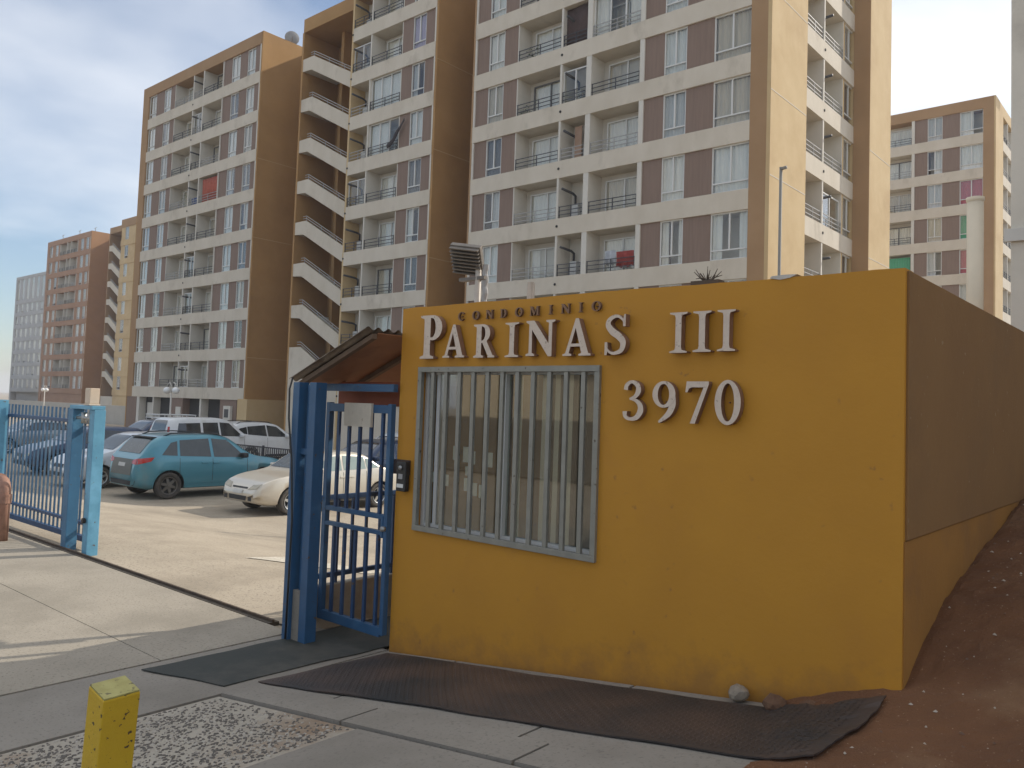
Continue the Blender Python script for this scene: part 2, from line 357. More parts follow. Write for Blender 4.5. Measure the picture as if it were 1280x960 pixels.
# ---------------------------------------------------------------- towers
LV = [2.65+2.42*k for k in range(9)]            # sill level of each storey
ROOF = 24.45; BH = .72; DEP = .95
class Fr:
    def __init__(s, x, y, rz=0): s.x, s.y, s.rz = x, y, rz; s.c, s.s = math.cos(rz), math.sin(rz)
    def p(s, u, d, z): return Vector((s.x + s.c*u - s.s*d, s.y + s.s*u + s.c*d, z))
def piece(name, par, fr, u0, u1, d0, d1, z0, z1, m):
    c = fr.p((u0+u1)/2, (d0+d1)/2, (z0+z1)/2)
    return link(name, boxmesh(u1-u0, d1-d0, z1-z0, m), par, c-par.location, fr.rz)
WM = {}
def window_meshes(w_, h, tr, lights, fm):
    k = (round(w_, 3), round(h, 3), tr, lights, fm.name)
    if k in WM: return WM[k]
    t = .05; b = MB()
    b.box(0, t, 0, .07, 0, h); b.box(w_-t, w_, 0, .07, 0, h); b.box(t, w_-t, 0, .07, 0, t); b.box(t, w_-t, 0, .07, h-t, h)
    panes = []; zl = t
    if tr:
        b.box(t, w_-t, .002, .068, tr-t/2, tr+t/2); zl = tr+t/2
        panes.append((t, w_-t, t, tr-t/2))
    for i in range(lights):
        a = t+(w_-2*t)*i/lights; c = t+(w_-2*t)*(i+1)/lights
        if i: b.box(a-.03, a+.03, .004, .066, zl, h-t)
        panes.append((a+(.03 if i else 0), c-(.03 if i < lights-1 else 0), zl, h-t))
    fmesh = b.mesh('window_frame', fm, recalc=False)
    pm_ = [(p, MB().box(p[0], p[1], .03, .038, p[2], p[3]).mesh('pane', glz, recalc=False)) for p in panes]
    WM[k] = (fmesh, pm_); return WM[k]
CM = {}
def curtain_mesh(w_, h, m, seed=0):
    k = (round(w_, 2), round(h, 2), m.name, seed)
    if k in CM: return CM[k]
    b = MB(); n = max(6, int(w_*26)); rnd = random.Random(seed+5); ph = rnd.uniform(0, 6)
    for i in range(n+1):
        u = w_*i/n; d = .028*math.sin(u*34+ph)+.014*math.sin(u*71+ph*2)
        b.v += [(u, d, 0), (u, d*.7, h)]
    for i in range(n): b.f.append((2*i, 2*i+2, 2*i+3, 2*i+1)); b.m.append(0)
    CM[k] = b.mesh('curtain', m, smooth=True, recalc=False); return CM[k]
def window(par, fr, u0, w_, z0, h, rnd, tr=.36, lights=2, fm=None, cur='rand', d=.1, name='window', low=False):
    fm = fm or alu
    fmesh, ps = window_meshes(w_, h, tr, lights, fm)
    o = link(name, fmesh, par, fr.p(u0, d, z0)-par.location, fr.rz)
    if low: ps = ps[-1:] if lights == 1 else ps[-2:]
    for p, me in ps: link('pane', me, o)
    if cur == 'rand': cur = rnd.choice([0, 0, 4, 4, 1, 2, 3, 0, 4, 2, 0, 4, 3, 5]) if True else None
    if isinstance(cur, int): cur = curt[cur]
    if cur is not None:
        k = rnd.random()
        if k < .72: link('curtain', curtain_mesh(w_-.06, h-.06, cur, rnd.randint(0, 2)), o, (.03, .13, .03))
        elif k < .9: link('curtain', curtain_mesh(w_*.55, h-.06, cur, 1), o, (.03 if rnd.random() < .5 else w_*.42, .16, .03))
        else:
            link('curtain', curtain_mesh(w_*.26, h-.06, cur, 1), o, (.03, .16, .03)); link('curtain', curtain_mesh(w_*.26, h-.06, cur, 2), o, (w_*.71, .16, .03))
    return o
RM = {}
def railing(par, fr, u0, w_, z, m, hgt=.5):
    k = (round(w_, 2), m.name, hgt)
    if k not in RM:
        b = MB(); nr = 3
        for i in range(nr): b.box(0, w_, .03, .055, hgt*(i+1)/nr-.03, hgt*(i+1)/nr)
        for u in (.02, w_/2, w_-.05): b.box(u, u+.03, .026, .06, 0, hgt+.004)
        RM[k] = b.mesh('railing', m, recalc=False)
    return link('railing', RM[k], par, fr.p(u0, .02, z)-par.location, fr.rz)
BM_ = {}
def band(par, fr, u0, u1, zt, m, dep=DEP+.03, bh=BH):
    k = (round(u1-u0, 2), m.name, round(bh, 2), dep)
    if k not in BM_:
        W_ = u1-u0
        b = MB(); pts = [(0, 0), (dep, 0), (dep, .15), (.16, .15), (.16, bh), (0, bh)]
        b.v = [(0, p[0], p[1]) for p in pts]+[(W_, p[0], p[1]) for p in pts]
        b.f = [(0, 1, 2, 3, 4, 5), (11, 10, 9, 8, 7, 6)]+[(i, i+6, (i+1) % 6+6, (i+1) % 6) for i in range(6)]; b.m = [0]*8
        BM_[k] = b.mesh('floor_band', m)
    return link('floor_band', BM_[k], par, fr.p(u0, 0, zt-bh)-par.location, fr.rz)
HM = {}
def heater():
    if 'h' not in HM:
        HM['h'] = MB().box(-.17, .17, -.12, .12, 0, .62).mesh('heater', alu, bevel=.03)
        HM['f'] = MB().tube([(0, -.05, .62), (0, -.05, .95), (0, -.25, 1.02), (0, -.98, 1.06)], .055, 8).mesh('flue', rail_d, smooth=True)
        HM['v'] = MB().lathe([(0, 0), (.055, 0), (.055, .02), (.03, .025), (0, .025)], 'y', 10, (0, -.024, 0)).mesh('vent', dark_m)
    return HM
def facade(par, fr, bays, levels, rnd, wallm=ochre_l, bandm=cream, panm=panel_m, low=False, top=True, wz0=None, lastlev=8, holes=True, rails=None, over={}):
    """bays: (kind, width). builds bands, panels, windows and balconies of the storeys in levels"""
    tot = sum(b[1] for b in bays); rails = rails or [rail_d, rail_d, rail_g]
    us = []; u = 0
    for k, w_ in bays: us.append((k, u, u+w_)); u += w_
    inner = [q for q in us if q[0] != 'end']
    ui0, ui1 = inner[0][1], inner[-1][2]
    for lv in levels:
        z = LV[lv]; zc = (LV[lv+1]-BH) if lv < lastlev else ROOF-.75
        band(par, fr, ui0, ui1, z, bandm)
        for k, a, b in us:
            if k == 'end': continue
            if k == 'panel': piece('cladding_panel', par, fr, a, b, .075, DEP, z, zc, panm)
            elif k == 'col': piece('column', par, fr, a, b, .012, DEP, z, zc, cream_in)
            elif k in ('win', 'bigwin'):
                window(par, fr, a, b-a, z, zc-z, rnd, low=low, cur=over.get((lv, k), 'rand'))
            elif k in ('bal', 'log'):
                m = rnd.choice(rails); q = rnd.random()
                i_ = us.index((k, a, b))
                if i_ and us[i_-1][0] == 'panel': piece('balcony_cheek', par, fr, a, a+.05, .06, DEP, z, zc, cream_in); a += .05
                if i_ < len(us)-1 and us[i_+1][0] == 'panel': piece('balcony_cheek', par, fr, b-.05, b, .06, DEP, z, zc, cream_in); b -= .05
                railing(par, fr, a, b-a, z, m)
                if k == 'bal':
                    if q < .08 and not low:      # glazed in
                        window(par, fr, a, b-a, z+.0, zc-z, rnd, tr=0, lights=3, cur=rnd.choice([0, 4, 2]), d=.14, name='balcony_glazing')
                    dw = min(1.9, (b-a)*.80)
                    window(par, fr, b-dw-.10, dw, z-.56, 2.0, rnd, tr=0, lights=2, fm=rnd.choice([alu, alu, alu_d]), cur=rnd.choice([0, 4, 0, 3]), d=DEP-.22, name='balcony_door', low=low)
                else:
                    if low: continue
                    if q < .3:
                        window(par, fr, a, b-a, z, zc-z-.3, rnd, tr=0, lights=2, cur=None, d=.14, name='balcony_glazing')
                    h_ = heater(); c = fr.p(a+.34, DEP-.14, z+.1)-par.location
                    hh = link('water_heater', h_['h'], par, c, fr.rz); link('flue', h_['f'], hh)
                    if holes: link('vent', h_['v'], par, fr.p(a-.02, 0, z-.33)-par.location, fr.rz)
    return tot, us
def core(par, fr, w_, dep, z0, z1, m, d0=None):
    d0 = d0 or DEP
    return piece('core', par, fr, .02, w_-.02, d0, dep, z0, z1, m)

GZ = -.75
A_BAYS = [('end', .8), ('win', 1.1), ('panel', 1.12), ('win', .98), ('panel', .66), ('bal', 2.62), ('col', .1), ('log', 1.22), ('col', .1), ('bal', 2.38), ('col', .08), ('panel', .9), ('win', 1.0), ('panel', .83), ('win', .92), ('panel', .58), ('col', .11)]
B_BAYS = [('log', 1.5), ('col', .08), ('bal', 2.4), ('panel', .74), ('win', .96), ('panel', .68), ('col', .09)]
C_BAYS = [('col', .1), ('panel', .72), ('win', .95), ('panel', .8), ('bal', 2.43), ('col', .1), ('log', 1.25), ('col', .25), ('bal', 2.3), ('col', .2), ('panel', .84), ('win', .97), ('panel', 1.1), ('bigwin', 1.45), ('end', .76)]
def wd(bays): return sum(b[1] for b in bays)
def stair(par, x0, x1, y0, levels, wallm, parm=cream):
    """outside stair: solid slanted parapets between two piers"""
    fr = Fr(x0, y0); W_ = x1-x0
    lm = MB(); lm.prism([(0, -.72), (.9, -.78), (W_, -3.17), (W_, -2.3), (1.08, .0), (0, .0)], 0, .12)
    pm_ = lm.mesh('stair_parapet', parm)
    hb = MB()
    for dz in (.14, .28): hb.tube([(.75, .05, dz), (1.08, .05, dz), (W_, .05, -2.3+dz)], .022, 5)
    for t in (0, .33, .66, .98):
        xx = 1.08+(W_-1.08)*t; zz = -2.3*t; hb.box(xx-.015, xx+.015, .04, .07, zz-.02, zz+.29)
    hm = hb.mesh('handrail', rail_g)
    st = MB(); n = 13
    for i in range(n):
        xa = 1.08+(W_-1.2)*i/n; za = -.55-2.3*i/n
        st.box(xa, xa+(W_-1.2)/n+.02, .13, 1.25, za-.3, za-.02)
    st.box(0, 1.08, .13, 2.4, -.7, -.54)
    sm = st.mesh('flight', cream_in)
    for lv in levels:
        o = link('stair_parapet', pm_, par, fr.p(0, 0, LV[lv])-par.location); link('handrail', hm, o)
        link('stair_flight', sm, par, fr.p(0, 0, LV[lv])-par.location)
    piece('stair_back_wall', par, fr, 0, W_, 2.5, 2.7, GZ, ROOF-.1, wallm)
    piece('stair_side_wall', par, fr, 1.9, 2.15, 1.3, 2.5, GZ, ROOF-.75, wallm)
    piece('stair_lintel', par, fr, -.02, W_, -.01, 2.6, ROOF-.8, ROOF, wallm)
    piece('stair_pier', par, fr, -.1, .05, -.01, 2.6, GZ, ROOF-.8, wallm)

# --- building A: nine storeys, left
rA = random.Random(21)
xa, ya = -59.3, 26.2; fa = Fr(xa, ya); WA = wd(A_BAYS)
A = empty('apartment_tower', (xa, ya, GZ), 'tan apartment tower whose ground floor stands behind the white van and street lamp', 'building')
facade(A, fa, A_BAYS, range(9), rA)
core(A, fa, WA, 11, GZ, ROOF-.1, cream_in)
piece('parapet', A, fa, 0, WA, 0, 1.45, ROOF-.75, ROOF, tan_m)
piece('end_wall', A, fa, 0, .8, 0, DEP-.03, LV[0]-BH, ROOF-.75, tan_m)
piece('side_wall', A, fa, WA-.02, WA+.13, .02, 11, 2.0, ROOF+.02, ochre)
piece('side_wall', A, fa, -.14, .0, .02, 11, GZ, ROOF+.02, ochre)
for z in (LV[1]-.6, LV[4]-.6, LV[6]-.6): piece('render_joint', A, fa, WA+.12, WA+.138, .03, 10.9, z, z+.035, joint_m)
piece('plinth', A, fa, WA-.6, WA+.45, -.02, 2.9, GZ, 2.0, ochre_l)
piece('plinth', A, fa, WA-.02, WA+.3, 2.92, 11, GZ, 2.0, ochre)
us = 0
for k, a_, b_ in ((0, .1, 1.5), (1, 1.5, 1.9), (0, 1.9, 3.9), (1, 3.9, 4.05), (0, 4.05, 6.4), (1, 6.4, 8.1), (0, 8.1, 10.3), (1, 10.3, 10.5), (0, 10.5, 12.8), (1, 12.8, 14.7)):
    if k: piece('ground_floor_pier', A, fa, a_, b_, .05, DEP, GZ, LV[0]-BH, panel_m if b_-a_ > .5 else cream_in)
piece('ground_floor_pier', A, fa, .0, 1.5, .03, DEP, GZ, LV[0]-BH, panel_m)
for a_, b_ in ((1.9, 3.9), (4.05, 6.4), (8.1, 10.3), (10.5, 12.8)): piece('opening_shade_sheet', A, fa, a_+.02, b_-.02, .55, .65, GZ, LV[0]-BH, room)  # dark sheets: shade of the open ground floor bays put into colour
piece('meter_box', A, fa, 13.5, 14.3, -.12, .04, GZ+.9, GZ+2.3, cream_in); piece('meter_window', A, fa, 13.65, 14.1, -.14, -.11, GZ+1.6, GZ+2.1, rail_d)
piece('meter_box', A, fa, 2.2, 3.1, .5, .8, GZ+1.3, GZ+2.3, cream_in)
piece('door', A, fa, 7.3, 7.95, .0, .06, GZ, GZ+2.1, cream_in)
# --- building B: stair and half front, middle
xb = -34.75; fb = Fr(xb, 26.2); WB = wd(B_BAYS)
B = empty('apartment_tower', (xb, 26.2, GZ), 'apartment tower with open zigzag stair parapets beside its balconies', 'building')
facade(B, fb, B_BAYS, range(9), random.Random(5), over={(7, 'win'): curt_p})
core(B, fb, WB, 11, GZ, ROOF-.1, cream_in)
piece('parapet', B, fb, 0, WB, 0, 1.45, ROOF-.75, ROOF, tan_m)
piece('side_wall', B, fb, WB-.02, WB+.13, .02, 11, GZ, ROOF+.02, ochre)
for z in (LV[3]-.9, LV[5]-.5, LV[7]-.9): piece('render_joint', B, fb, WB+.12, WB+.138, .03, 10.9, z, z+.035, joint_m)
piece('side_wall', B, fb, -.13, .0, .02, 11, GZ, ROOF+.02, ochre_l)
piece('ground_floor_wall', B, fb, 0, WB, .1, DEP, GZ, LV[0]-BH, cream)
stair(B, -40.4, -34.9, 26.9, range(2, 9), ochre)
sw = MB().prism([(0, GZ), (5.5, GZ), (5.5, LV[1]-2.35), (1.1, LV[1]), (0, LV[1])], 0, .12)
sw = link('stair_base_wall', sw.mesh('stair_base', cream), B, Vector((-40.4, 26.9, 0))-B.location)
hb = MB()
for dz in (.14, .28): hb.tube([(.75, .05, LV[1]+dz), (1.1, .05, LV[1]+dz), (5.5, .05, LV[1]-2.35+dz)], .022, 5)
link('handrail', hb.mesh('handrail', rail_g), sw)
piece('link_block', B, Fr(-43.65, 29.2), 0, 8.8, .55, 9, GZ, ROOF, ochre)
piece('link_block', B, Fr(-28.15, 30.2), 0, 2.4, 0, 7, GZ, ROOF+.01, ochre)
# --- building C: big front with a lit side, right of the middle
xc = -25.6; fc = Fr(xc, 26.2); WC = wd(C_BAYS)
C_ = empty('apartment_tower', (xc, 26.2, GZ), 'largest apartment tower with a sunlit yellow side wall above the gatehouse', 'building')
facade(C_, fc, C_BAYS, range(1, 9), random.Random(8))
core(C_, fc, WC-1.5, 8, GZ, ROOF-.1, cream_in)
piece('core', C_, fc, WC-1.515, WC-.77, DEP+.01, 3.2, GZ, ROOF-.12, cream_in)
piece('parapet', C_, fc, 0, WC, 0, 1.45, ROOF-.75, ROOF, tan_m)
piece('end_wall', C_, fc, WC-.76, WC-.14, 0, 3.2, GZ, ROOF-.75, tan_m)
piece('end_wall', C_, fc, -.1, .0, 0, 8, GZ, ROOF, tan_m)
xs_ = xc+WC
piece('side_wall', C_, fc, WC-.14, WC, -.005, 3.22, GZ, ROOF-.01, ochre_l)
for z in (LV[3]+.35, LV[5]-1.5, LV[6]-.4): piece('render_joint', C_, fc, WC-.002, WC+.008, .0, 3.2, z, z+.035, cream)
fs = Fr(xs_, 29.42, math.pi/2)
OLD = LV[:]; LV[:] = [z-.38 for z in LV]
S_BAYS = [('bal', 1.72), ('col', .12), ('log', 2.2), ('panel', .2), ('win', 1.2)]
facade(C_, fs, S_BAYS, range(1, 9), random.Random(3), panm=ochre_l, rails=[rail_g], lastlev=8)
piece('parapet', C_, fs, 0, wd(S_BAYS), 0, 1.45, ROOF-.9, ROOF, ochre_l)
core(C_, fs, wd(S_BAYS), 4, GZ, ROOF-.1, cream_in)
LV[:] = OLD
piece('wing', C_, fs, 5.24, 8.1, -.66, 3, GZ, ROOF, ochre_l)
piece('wing_front', C_, fs, 5.21, 5.24, -.655, .02, GZ, ROOF-.01, tan_m)
for z in (LV[3]-1.2, LV[5]-1.5): piece('render_joint', C_, fs, 5.25, 8.09, -.668, -.655, z, z+.035, cream)
# --- building E: next row behind, right
E_BAYS = C_BAYS[8:]; xe = -10.95-wd(E_BAYS); fe = Fr(xe, 62)
E_ = empty('apartment_tower', (xe, 62, GZ), 'distant apartment tower seen above the gatehouse side wall past the sunlit tower', 'building')
facade(E_, fe, E_BAYS, range(3, 9), random.Random(14), low=True, over={(6, 'bigwin'): curt_r, (4, 'bigwin'): curt_r, (5, 'bigwin'): curt_g, (5, 'win'): curt[3]})
hang_green = link('balcony_curtain', curtain_mesh(2.1, 1.5, curt_g, 1), E_, Vector((xe+.1, 62.3, LV[4]+.02))-E_.location)
core(E_, fe, wd(E_BAYS)-.3, 11, GZ, ROOF-.1, cream_in)
piece('parapet', E_, fe, 0, wd(E_BAYS), 0, 1.45, ROOF-.75, ROOF, tan_m)
piece('end_wall', E_, fe, wd(E_BAYS)-.76, wd(E_BAYS)-.1, 0, DEP-.03, GZ, ROOF-.75, tan_m)
fe2 = Fr(xe+wd(E_BAYS), 62, math.pi/2)
piece('side_wall', E_, fe2, -.005, 2.6, 0, .1, GZ, ROOF-.01, ochre_l)
facade(E_, Fr(xe+wd(E_BAYS), 64.6, math.pi/2), [('bal', 1.7), ('col', .1), ('log', 2.0), ('panel', .3), ('win', 1.2)], range(3, 9), random.Random(4), low=True, panm=ochre_l)
piece('parapet', E_, fe2, 2.6, 8, 0, 1.4, ROOF-.75, ROOF, ochre_l)
# --- building F: terracotta, far left
xf = -132.6; ff = Fr(xf, 45.6)
F_ = empty('apartment_tower', (xf, 45.6, GZ), 'terracotta apartment tower standing far off beyond the open sliding gate', 'building')
facade(F_, ff, A_BAYS, range(-1+1, 9), random.Random(33), bandm=orange_m, panm=orange_m, low=True, holes=False)
core(F_, ff, WA, 11, GZ, ROOF-.1, cream_in)
piece('parapet', F_, ff, 0, WA, 0, 1.45, ROOF-.75, ROOF, orange_m)
piece('end_wall', F_, ff, 0, .8, 0, DEP-.03, GZ, ROOF-.75, orange_m)
piece('side_wall', F_, ff, WA-.02, WA+.2, .02, 11, GZ, ROOF+.02, orange_d)
piece('ground_floor_wall', F_, ff, .8, WA-.05, .1, DEP, GZ, LV[0]-BH, orange_m)
stair(F_, xf+WA+4.2, xf+WA+9.4, 46.4, range(1, 9), tan_m)
piece('stair_base_wall', F_, Fr(xf+WA+4.2, 46.4), 0, 5.2, 0, .12, GZ, LV[0]-.9, cream)
fg_ = Fr(xf+WA+9.5, 45.6)
facade(F_, fg_, [('panel', 1.1), ('win', 1.0), ('panel', 2.2)], range(0, 9), random.Random(2), bandm=ochre_l, panm=ochre_l, low=True, holes=False)
core(F_, fg_, 4.3, 11, GZ, ROOF, ochre_l)
piece('parapet', F_, fg_, 0, 4.3, 0, 1.45, ROOF-.75, ROOF+.3, tan_m)
piece('ground_floor_wall', F_, fg_, 0, 4.3, .1, DEP, GZ, LV[0]-BH, ochre_l)
piece('link_block', F_, Fr(xf+WA+.22, 49), 0, 13.4, .2, 8, GZ, ROOF-.05, orange_d)
# --- building G: grey slab behind F
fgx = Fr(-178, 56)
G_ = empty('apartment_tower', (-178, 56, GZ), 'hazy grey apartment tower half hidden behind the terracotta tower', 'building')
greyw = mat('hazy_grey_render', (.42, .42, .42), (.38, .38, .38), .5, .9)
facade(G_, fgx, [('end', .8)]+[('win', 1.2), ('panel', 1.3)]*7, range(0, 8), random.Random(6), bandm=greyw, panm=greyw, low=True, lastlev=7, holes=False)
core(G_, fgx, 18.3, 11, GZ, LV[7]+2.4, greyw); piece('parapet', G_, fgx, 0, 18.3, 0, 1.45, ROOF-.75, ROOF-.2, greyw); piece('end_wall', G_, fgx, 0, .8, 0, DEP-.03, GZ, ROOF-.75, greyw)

# ---------------------------------------------------------------- gatehouse
yel = mat('ochre_yellow_paint', (.53, .245, .019), (.48, .217, .017), 1.1, .72, bump=.12, bscale=22, c3=(.46, .205, .022), s3=1.3, t3=(.56, .78), c4=(.36, .16, .03), s4=14, t4=(.70, .76), bdist=.012)
def splash(m):      # dirt splashed up from the ground along the foot of the wall
    n = m.node_tree.nodes; l = m.node_tree.links; b = n['Principled BSDF']; src = b.inputs['Base Color'].links[0].from_socket
    ge = n.new('ShaderNodeNewGeometry'); s = n.new('ShaderNodeSeparateXYZ'); l.new(ge.outputs['Position'], s.inputs[0])
    # height above the sloping pavement
    mx = n.new('ShaderNodeMath'); mx.operation = 'MULTIPLY_ADD'; mx.inputs[1].default_value = -.128; mx.inputs[2].default_value = -.653; l.new(s.outputs[0], mx.inputs[0])
    hh = n.new('ShaderNodeMath'); hh.operation = 'ADD'; l.new(s.outputs[2], hh.inputs[0]); l.new(mx.outputs[0], hh.inputs[1])
    no_ = n.new('ShaderNodeTexNoise'); no_.inputs['Scale'].default_value = 4.5; no_.inputs['Detail'].default_value = 8; no_.inputs['Roughness'].default_value = .7; l.new(ge.outputs['Position'], no_.inputs['Vector'])
    d = n.new('ShaderNodeMath'); d.operation = 'MULTIPLY_ADD'; d.inputs[1].default_value = .9; d.inputs[2].default_value = -.34; l.new(no_.outputs['Fac'], d.inputs[0])
    q = n.new('ShaderNodeMath'); q.operation = 'SUBTRACT'; l.new(d.outputs[0], q.inputs[0]); l.new(hh.outputs[0], q.inputs[1])
    r = n.new('ShaderNodeMapRange'); r.inputs[1].default_value = -.12; r.inputs[2].default_value = .16; r.inputs[4].default_value = .6; l.new(q.outputs[0], r.inputs[0])
    x = n.new('ShaderNodeMix'); x.data_type = 'RGBA'; l.new(r.outputs[0], x.inputs[0]); l.new(src, x.inputs[6]); x.inputs[7].default_value = (.25, .115, .03, 1); l.new(x.outputs[2], b.inputs['Base Color'])
splash(yel)
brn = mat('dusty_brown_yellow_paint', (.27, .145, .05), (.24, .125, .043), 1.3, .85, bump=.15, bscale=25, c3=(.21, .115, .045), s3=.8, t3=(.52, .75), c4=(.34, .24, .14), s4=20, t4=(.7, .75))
X0, X1, Y0, Y1, ZT = -5.1, -1.2, 4.48, 8.0, 2.80
wx0, wx1, wz0, wz1 = -4.85, -3.10, 1.015, 2.295
GH = empty('gatehouse', (X0, Y0, 0), 'flat-roofed ochre yellow gatehouse with barred window and raised lettering', 'building')
def gh(name, b, m, bevel=0): return link(name, b.mesh(name, m, bevel=bevel), GH, -GH.location)
b = MB()
# front wall with the window opening, edges slightly uneven along the top
nx = 26
def wall_grid(b):
    xs = sorted(set([X0+(X1-X0)*i/nx for i in range(nx+1)]+[wx0, wx1])); zs = [-.1, wz0, wz1, ZT]
    def top(x): return ZT+.010*hn(x, 1, 2.2)+.006*hn(x, 2, 7)
    for yy in (Y0, Y0+.15):
        for i in range(len(xs)-1):
            for j in range(3):
                xm = (xs[i]+xs[i+1])/2
                if j == 1 and wx0 < xm < wx1: continue
                za, zb = zs[j], zs[j+1]
                b.quad((xs[i], yy, za), (xs[i+1], yy, za), (xs[i+1], yy, zb if j < 2 else top(xs[i+1])), (xs[i], yy, zb if j < 2 else top(xs[i])))
    for i in range(len(xs)-1): b.quad((xs[i], Y0, top(xs[i])), (xs[i+1], Y0, top(xs[i+1])), (xs[i+1], Y0+.15, top(xs[i+1])), (xs[i], Y0+.15, top(xs[i])))
    for (a, c) in (((wx0, wz0), (wx1, wz0)), ((wx1, wz0), (wx1, wz1)), ((wx1, wz1), (wx0, wz1)), ((wx0, wz1), (wx0, wz0))):
        b.quad((a[0], Y0, a[1]), (c[0], Y0, c[1]), (c[0], Y0+.15, c[1]), (a[0], Y0+.15, a[1]))
    b.quad((X0, Y0, -.1), (X0, Y0+.15, -.1), (X0, Y0+.15, top(X0)), (X0, Y0, top(X0)))
    b.quad((X1, Y0, -.1), (X1, Y0+.15, -.1), (X1, Y0+.15, top(X1)), (X1, Y0, top(X1)))
wall_grid(b)
me = b.mesh('front_wall', yel); link('front_wall', me, GH, -GH.location)
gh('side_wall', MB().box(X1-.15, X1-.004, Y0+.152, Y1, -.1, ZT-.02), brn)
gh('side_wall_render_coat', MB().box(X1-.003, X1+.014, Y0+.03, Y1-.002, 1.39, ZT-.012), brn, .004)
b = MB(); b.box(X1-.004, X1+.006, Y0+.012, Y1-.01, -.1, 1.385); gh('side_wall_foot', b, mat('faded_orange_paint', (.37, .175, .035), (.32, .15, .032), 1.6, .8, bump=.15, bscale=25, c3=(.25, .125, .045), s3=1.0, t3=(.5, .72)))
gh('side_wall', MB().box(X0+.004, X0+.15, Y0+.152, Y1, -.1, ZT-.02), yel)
gh('back_wall', MB().box(X0+.152, X1-.152, Y1-.15, Y1-.004, -.1, ZT-.03), yel)
gh('roof_slab', MB().box(X0+.152, X1-.152, Y0+.152, Y1-.152, 2.52, 2.66), pale_con)
gh('floor_slab', MB().box(X0+.152, X1-.152, Y0+.152, Y1-.152, -.1, .3), pale_con)
# window: frame, panes, bars
wn = gh('window', MB().box(wx0, wx1, Y0+.05, Y0+.10, wz0, wz0+.045).box(wx0, wx1, Y0+.05, Y0+.10, wz1-.045, wz1).box(wx0, wx0+.045, Y0+.052, Y0+.098, wz0+.045, wz1-.045).box(wx1-.045, wx1, Y0+.052, Y0+.098, wz0+.045, wz1-.045)
        .box(-4.03, -3.97, Y0+.045, Y0+.105, wz0+.045, wz1-.045).box(wx0+.13, wx0+.165, Y0+.06, Y0+.11, wz0+.045, wz1-.045), alu)
gwin = glass('gatehouse_glass', (.85, .87, .84), base=.13)
for a, c, dy in ((wx0+.045, -4.03, .066), (-3.97, wx1-.045, .084)):
    link('pane', MB().box(a, c, Y0+dy, Y0+dy+.006, wz0+.045, wz1-.045).mesh('pane', gwin), wn)
# striped blind in the right half, papers stuck in the left half
blind = mat('pale_blind', (.74, .68, .55), (.66, .60, .48), 20, .9, stretch=(3, 3, .4)); blind_d = mat('blind_shadow_stripe', (.03, .03, .028), rough=.9)
b = MB()
for i in range(7):
    x = -3.95+.116*i
    b.quad((x, Y0+.16, wz0+.03), (x+.066, Y0+.135, wz0+.03), (x+.070, Y0+.135, wz1), (x+.006, Y0+.16, wz1))
link('blind', b.mesh('blind', blind, recalc=False), wn)
paper = mat('white_paper', (.74, .73, .68), (.69, .68, .62), 15, .9)
for (x, z, w_, h_) in ((-4.53, 1.58, .06, .11), (-4.42, 1.57, .075, .12), (-4.34, 1.56, .05, .1), (-4.20, 1.55, .09, .11), (-4.06, 1.60, .05, .12), (-4.39, 1.47, .07, .07), (-4.40, 1.35, .06, .10), (-4.31, 1.32, .05, .10), (-4.62, 1.37, .05, .09), (-4.06, 1.29, .04, .08), (-4.24, 1.31, .03, .1), (-4.75, 1.39, .04, .08)):
    link('paper_note', MB().box(x, x+w_, Y0+.076, Y0+.0785, z, z+h_).mesh('paper', paper), wn)
gate_g = mat('grey_green_bar_paint', (.30, .285, .24), (.245, .235, .20), 9, .5, metal=.3, c4=(.10, .075, .05), s4=28, t4=(.68, .72))
gb = gh('window_guard', MB().box(wx0-.012, wx1+.012, Y0-.028, Y0+.012, wz1-.03, wz1+.012).box(wx0-.012, wx1+.012, Y0-.028, Y0+.012, wz0-.012, wz0+.03).box(wx0-.012, wx0+.03, Y0-.026, Y0+.010, wz0+.03, wz1-.03).box(wx1-.03, wx1+.012, Y0-.026, Y0+.010, wz0+.03, wz1-.03), gate_g, .003)
for i in range(11):
    x = wx0+.155+(wx1-wx0-.28)*i/10
    link('bar', MB().box(x-.017, x+.017, Y0-.020, Y0+.004, wz0+.031, wz1-.031).mesh('bar', gate_g), gb)
# interior: added dark sheet, the dimness of the room put into its colour
gh('dim_back_sheet', MB().box(X0+.16, X1-.16, 6.2, 6.25, .3, 2.5), mat('painted_dim_interior', (.07, .06, .05), (.05, .045, .038), 2, .9))
# curved ragged patch where the paint is broken at the top edge
wm = mat('bare_plaster', (.60, .56, .50), (.5, .46, .4), 12, .9)
gh('bare_plaster_patch', MB().prism([(-1.93, 2.80), (-1.87, 2.788), (-1.81, 2.796), (-1.77, 2.812), (-1.84, 2.815), (-1.92, 2.812)], Y0-.006, Y0+.1), wm)
# intercom
IC = empty('intercom', (-4.97, Y0, 1.31), 'black door intercom with pale button strip on the yellow wall edge', 'intercom')
blk = mat('black_plastic', (.02, .02, .02), (.028, .027, .025), 8, .45)
link('backplate', MB().box(-.16, .04, -.018, -.001, .12, .24).mesh('bp', mat('dark_backplate', (.05, .035, .03), rough=.6), bevel=.004), IC)
ho = link('housing', MB().box(-.06, .05, -.065, -.019, -.01, .23).mesh('hs', blk, bevel=.008), IC)
link('camera_lens', MB().lathe([(0, 0), (.018, 0), (.02, .01), (.012, .012), (0, .008)], 'y', 14, (-.005, -.078, .18)).mesh('ln', steel, smooth=True), ho)
link('button', MB().box(-.045, .03, -.070, -.066, .02, .05).mesh('bt', paper), ho); link('speaker', MB().box(-.03, .02, -.069, -.066, .09, .13).mesh('sk', rail_g), ho)

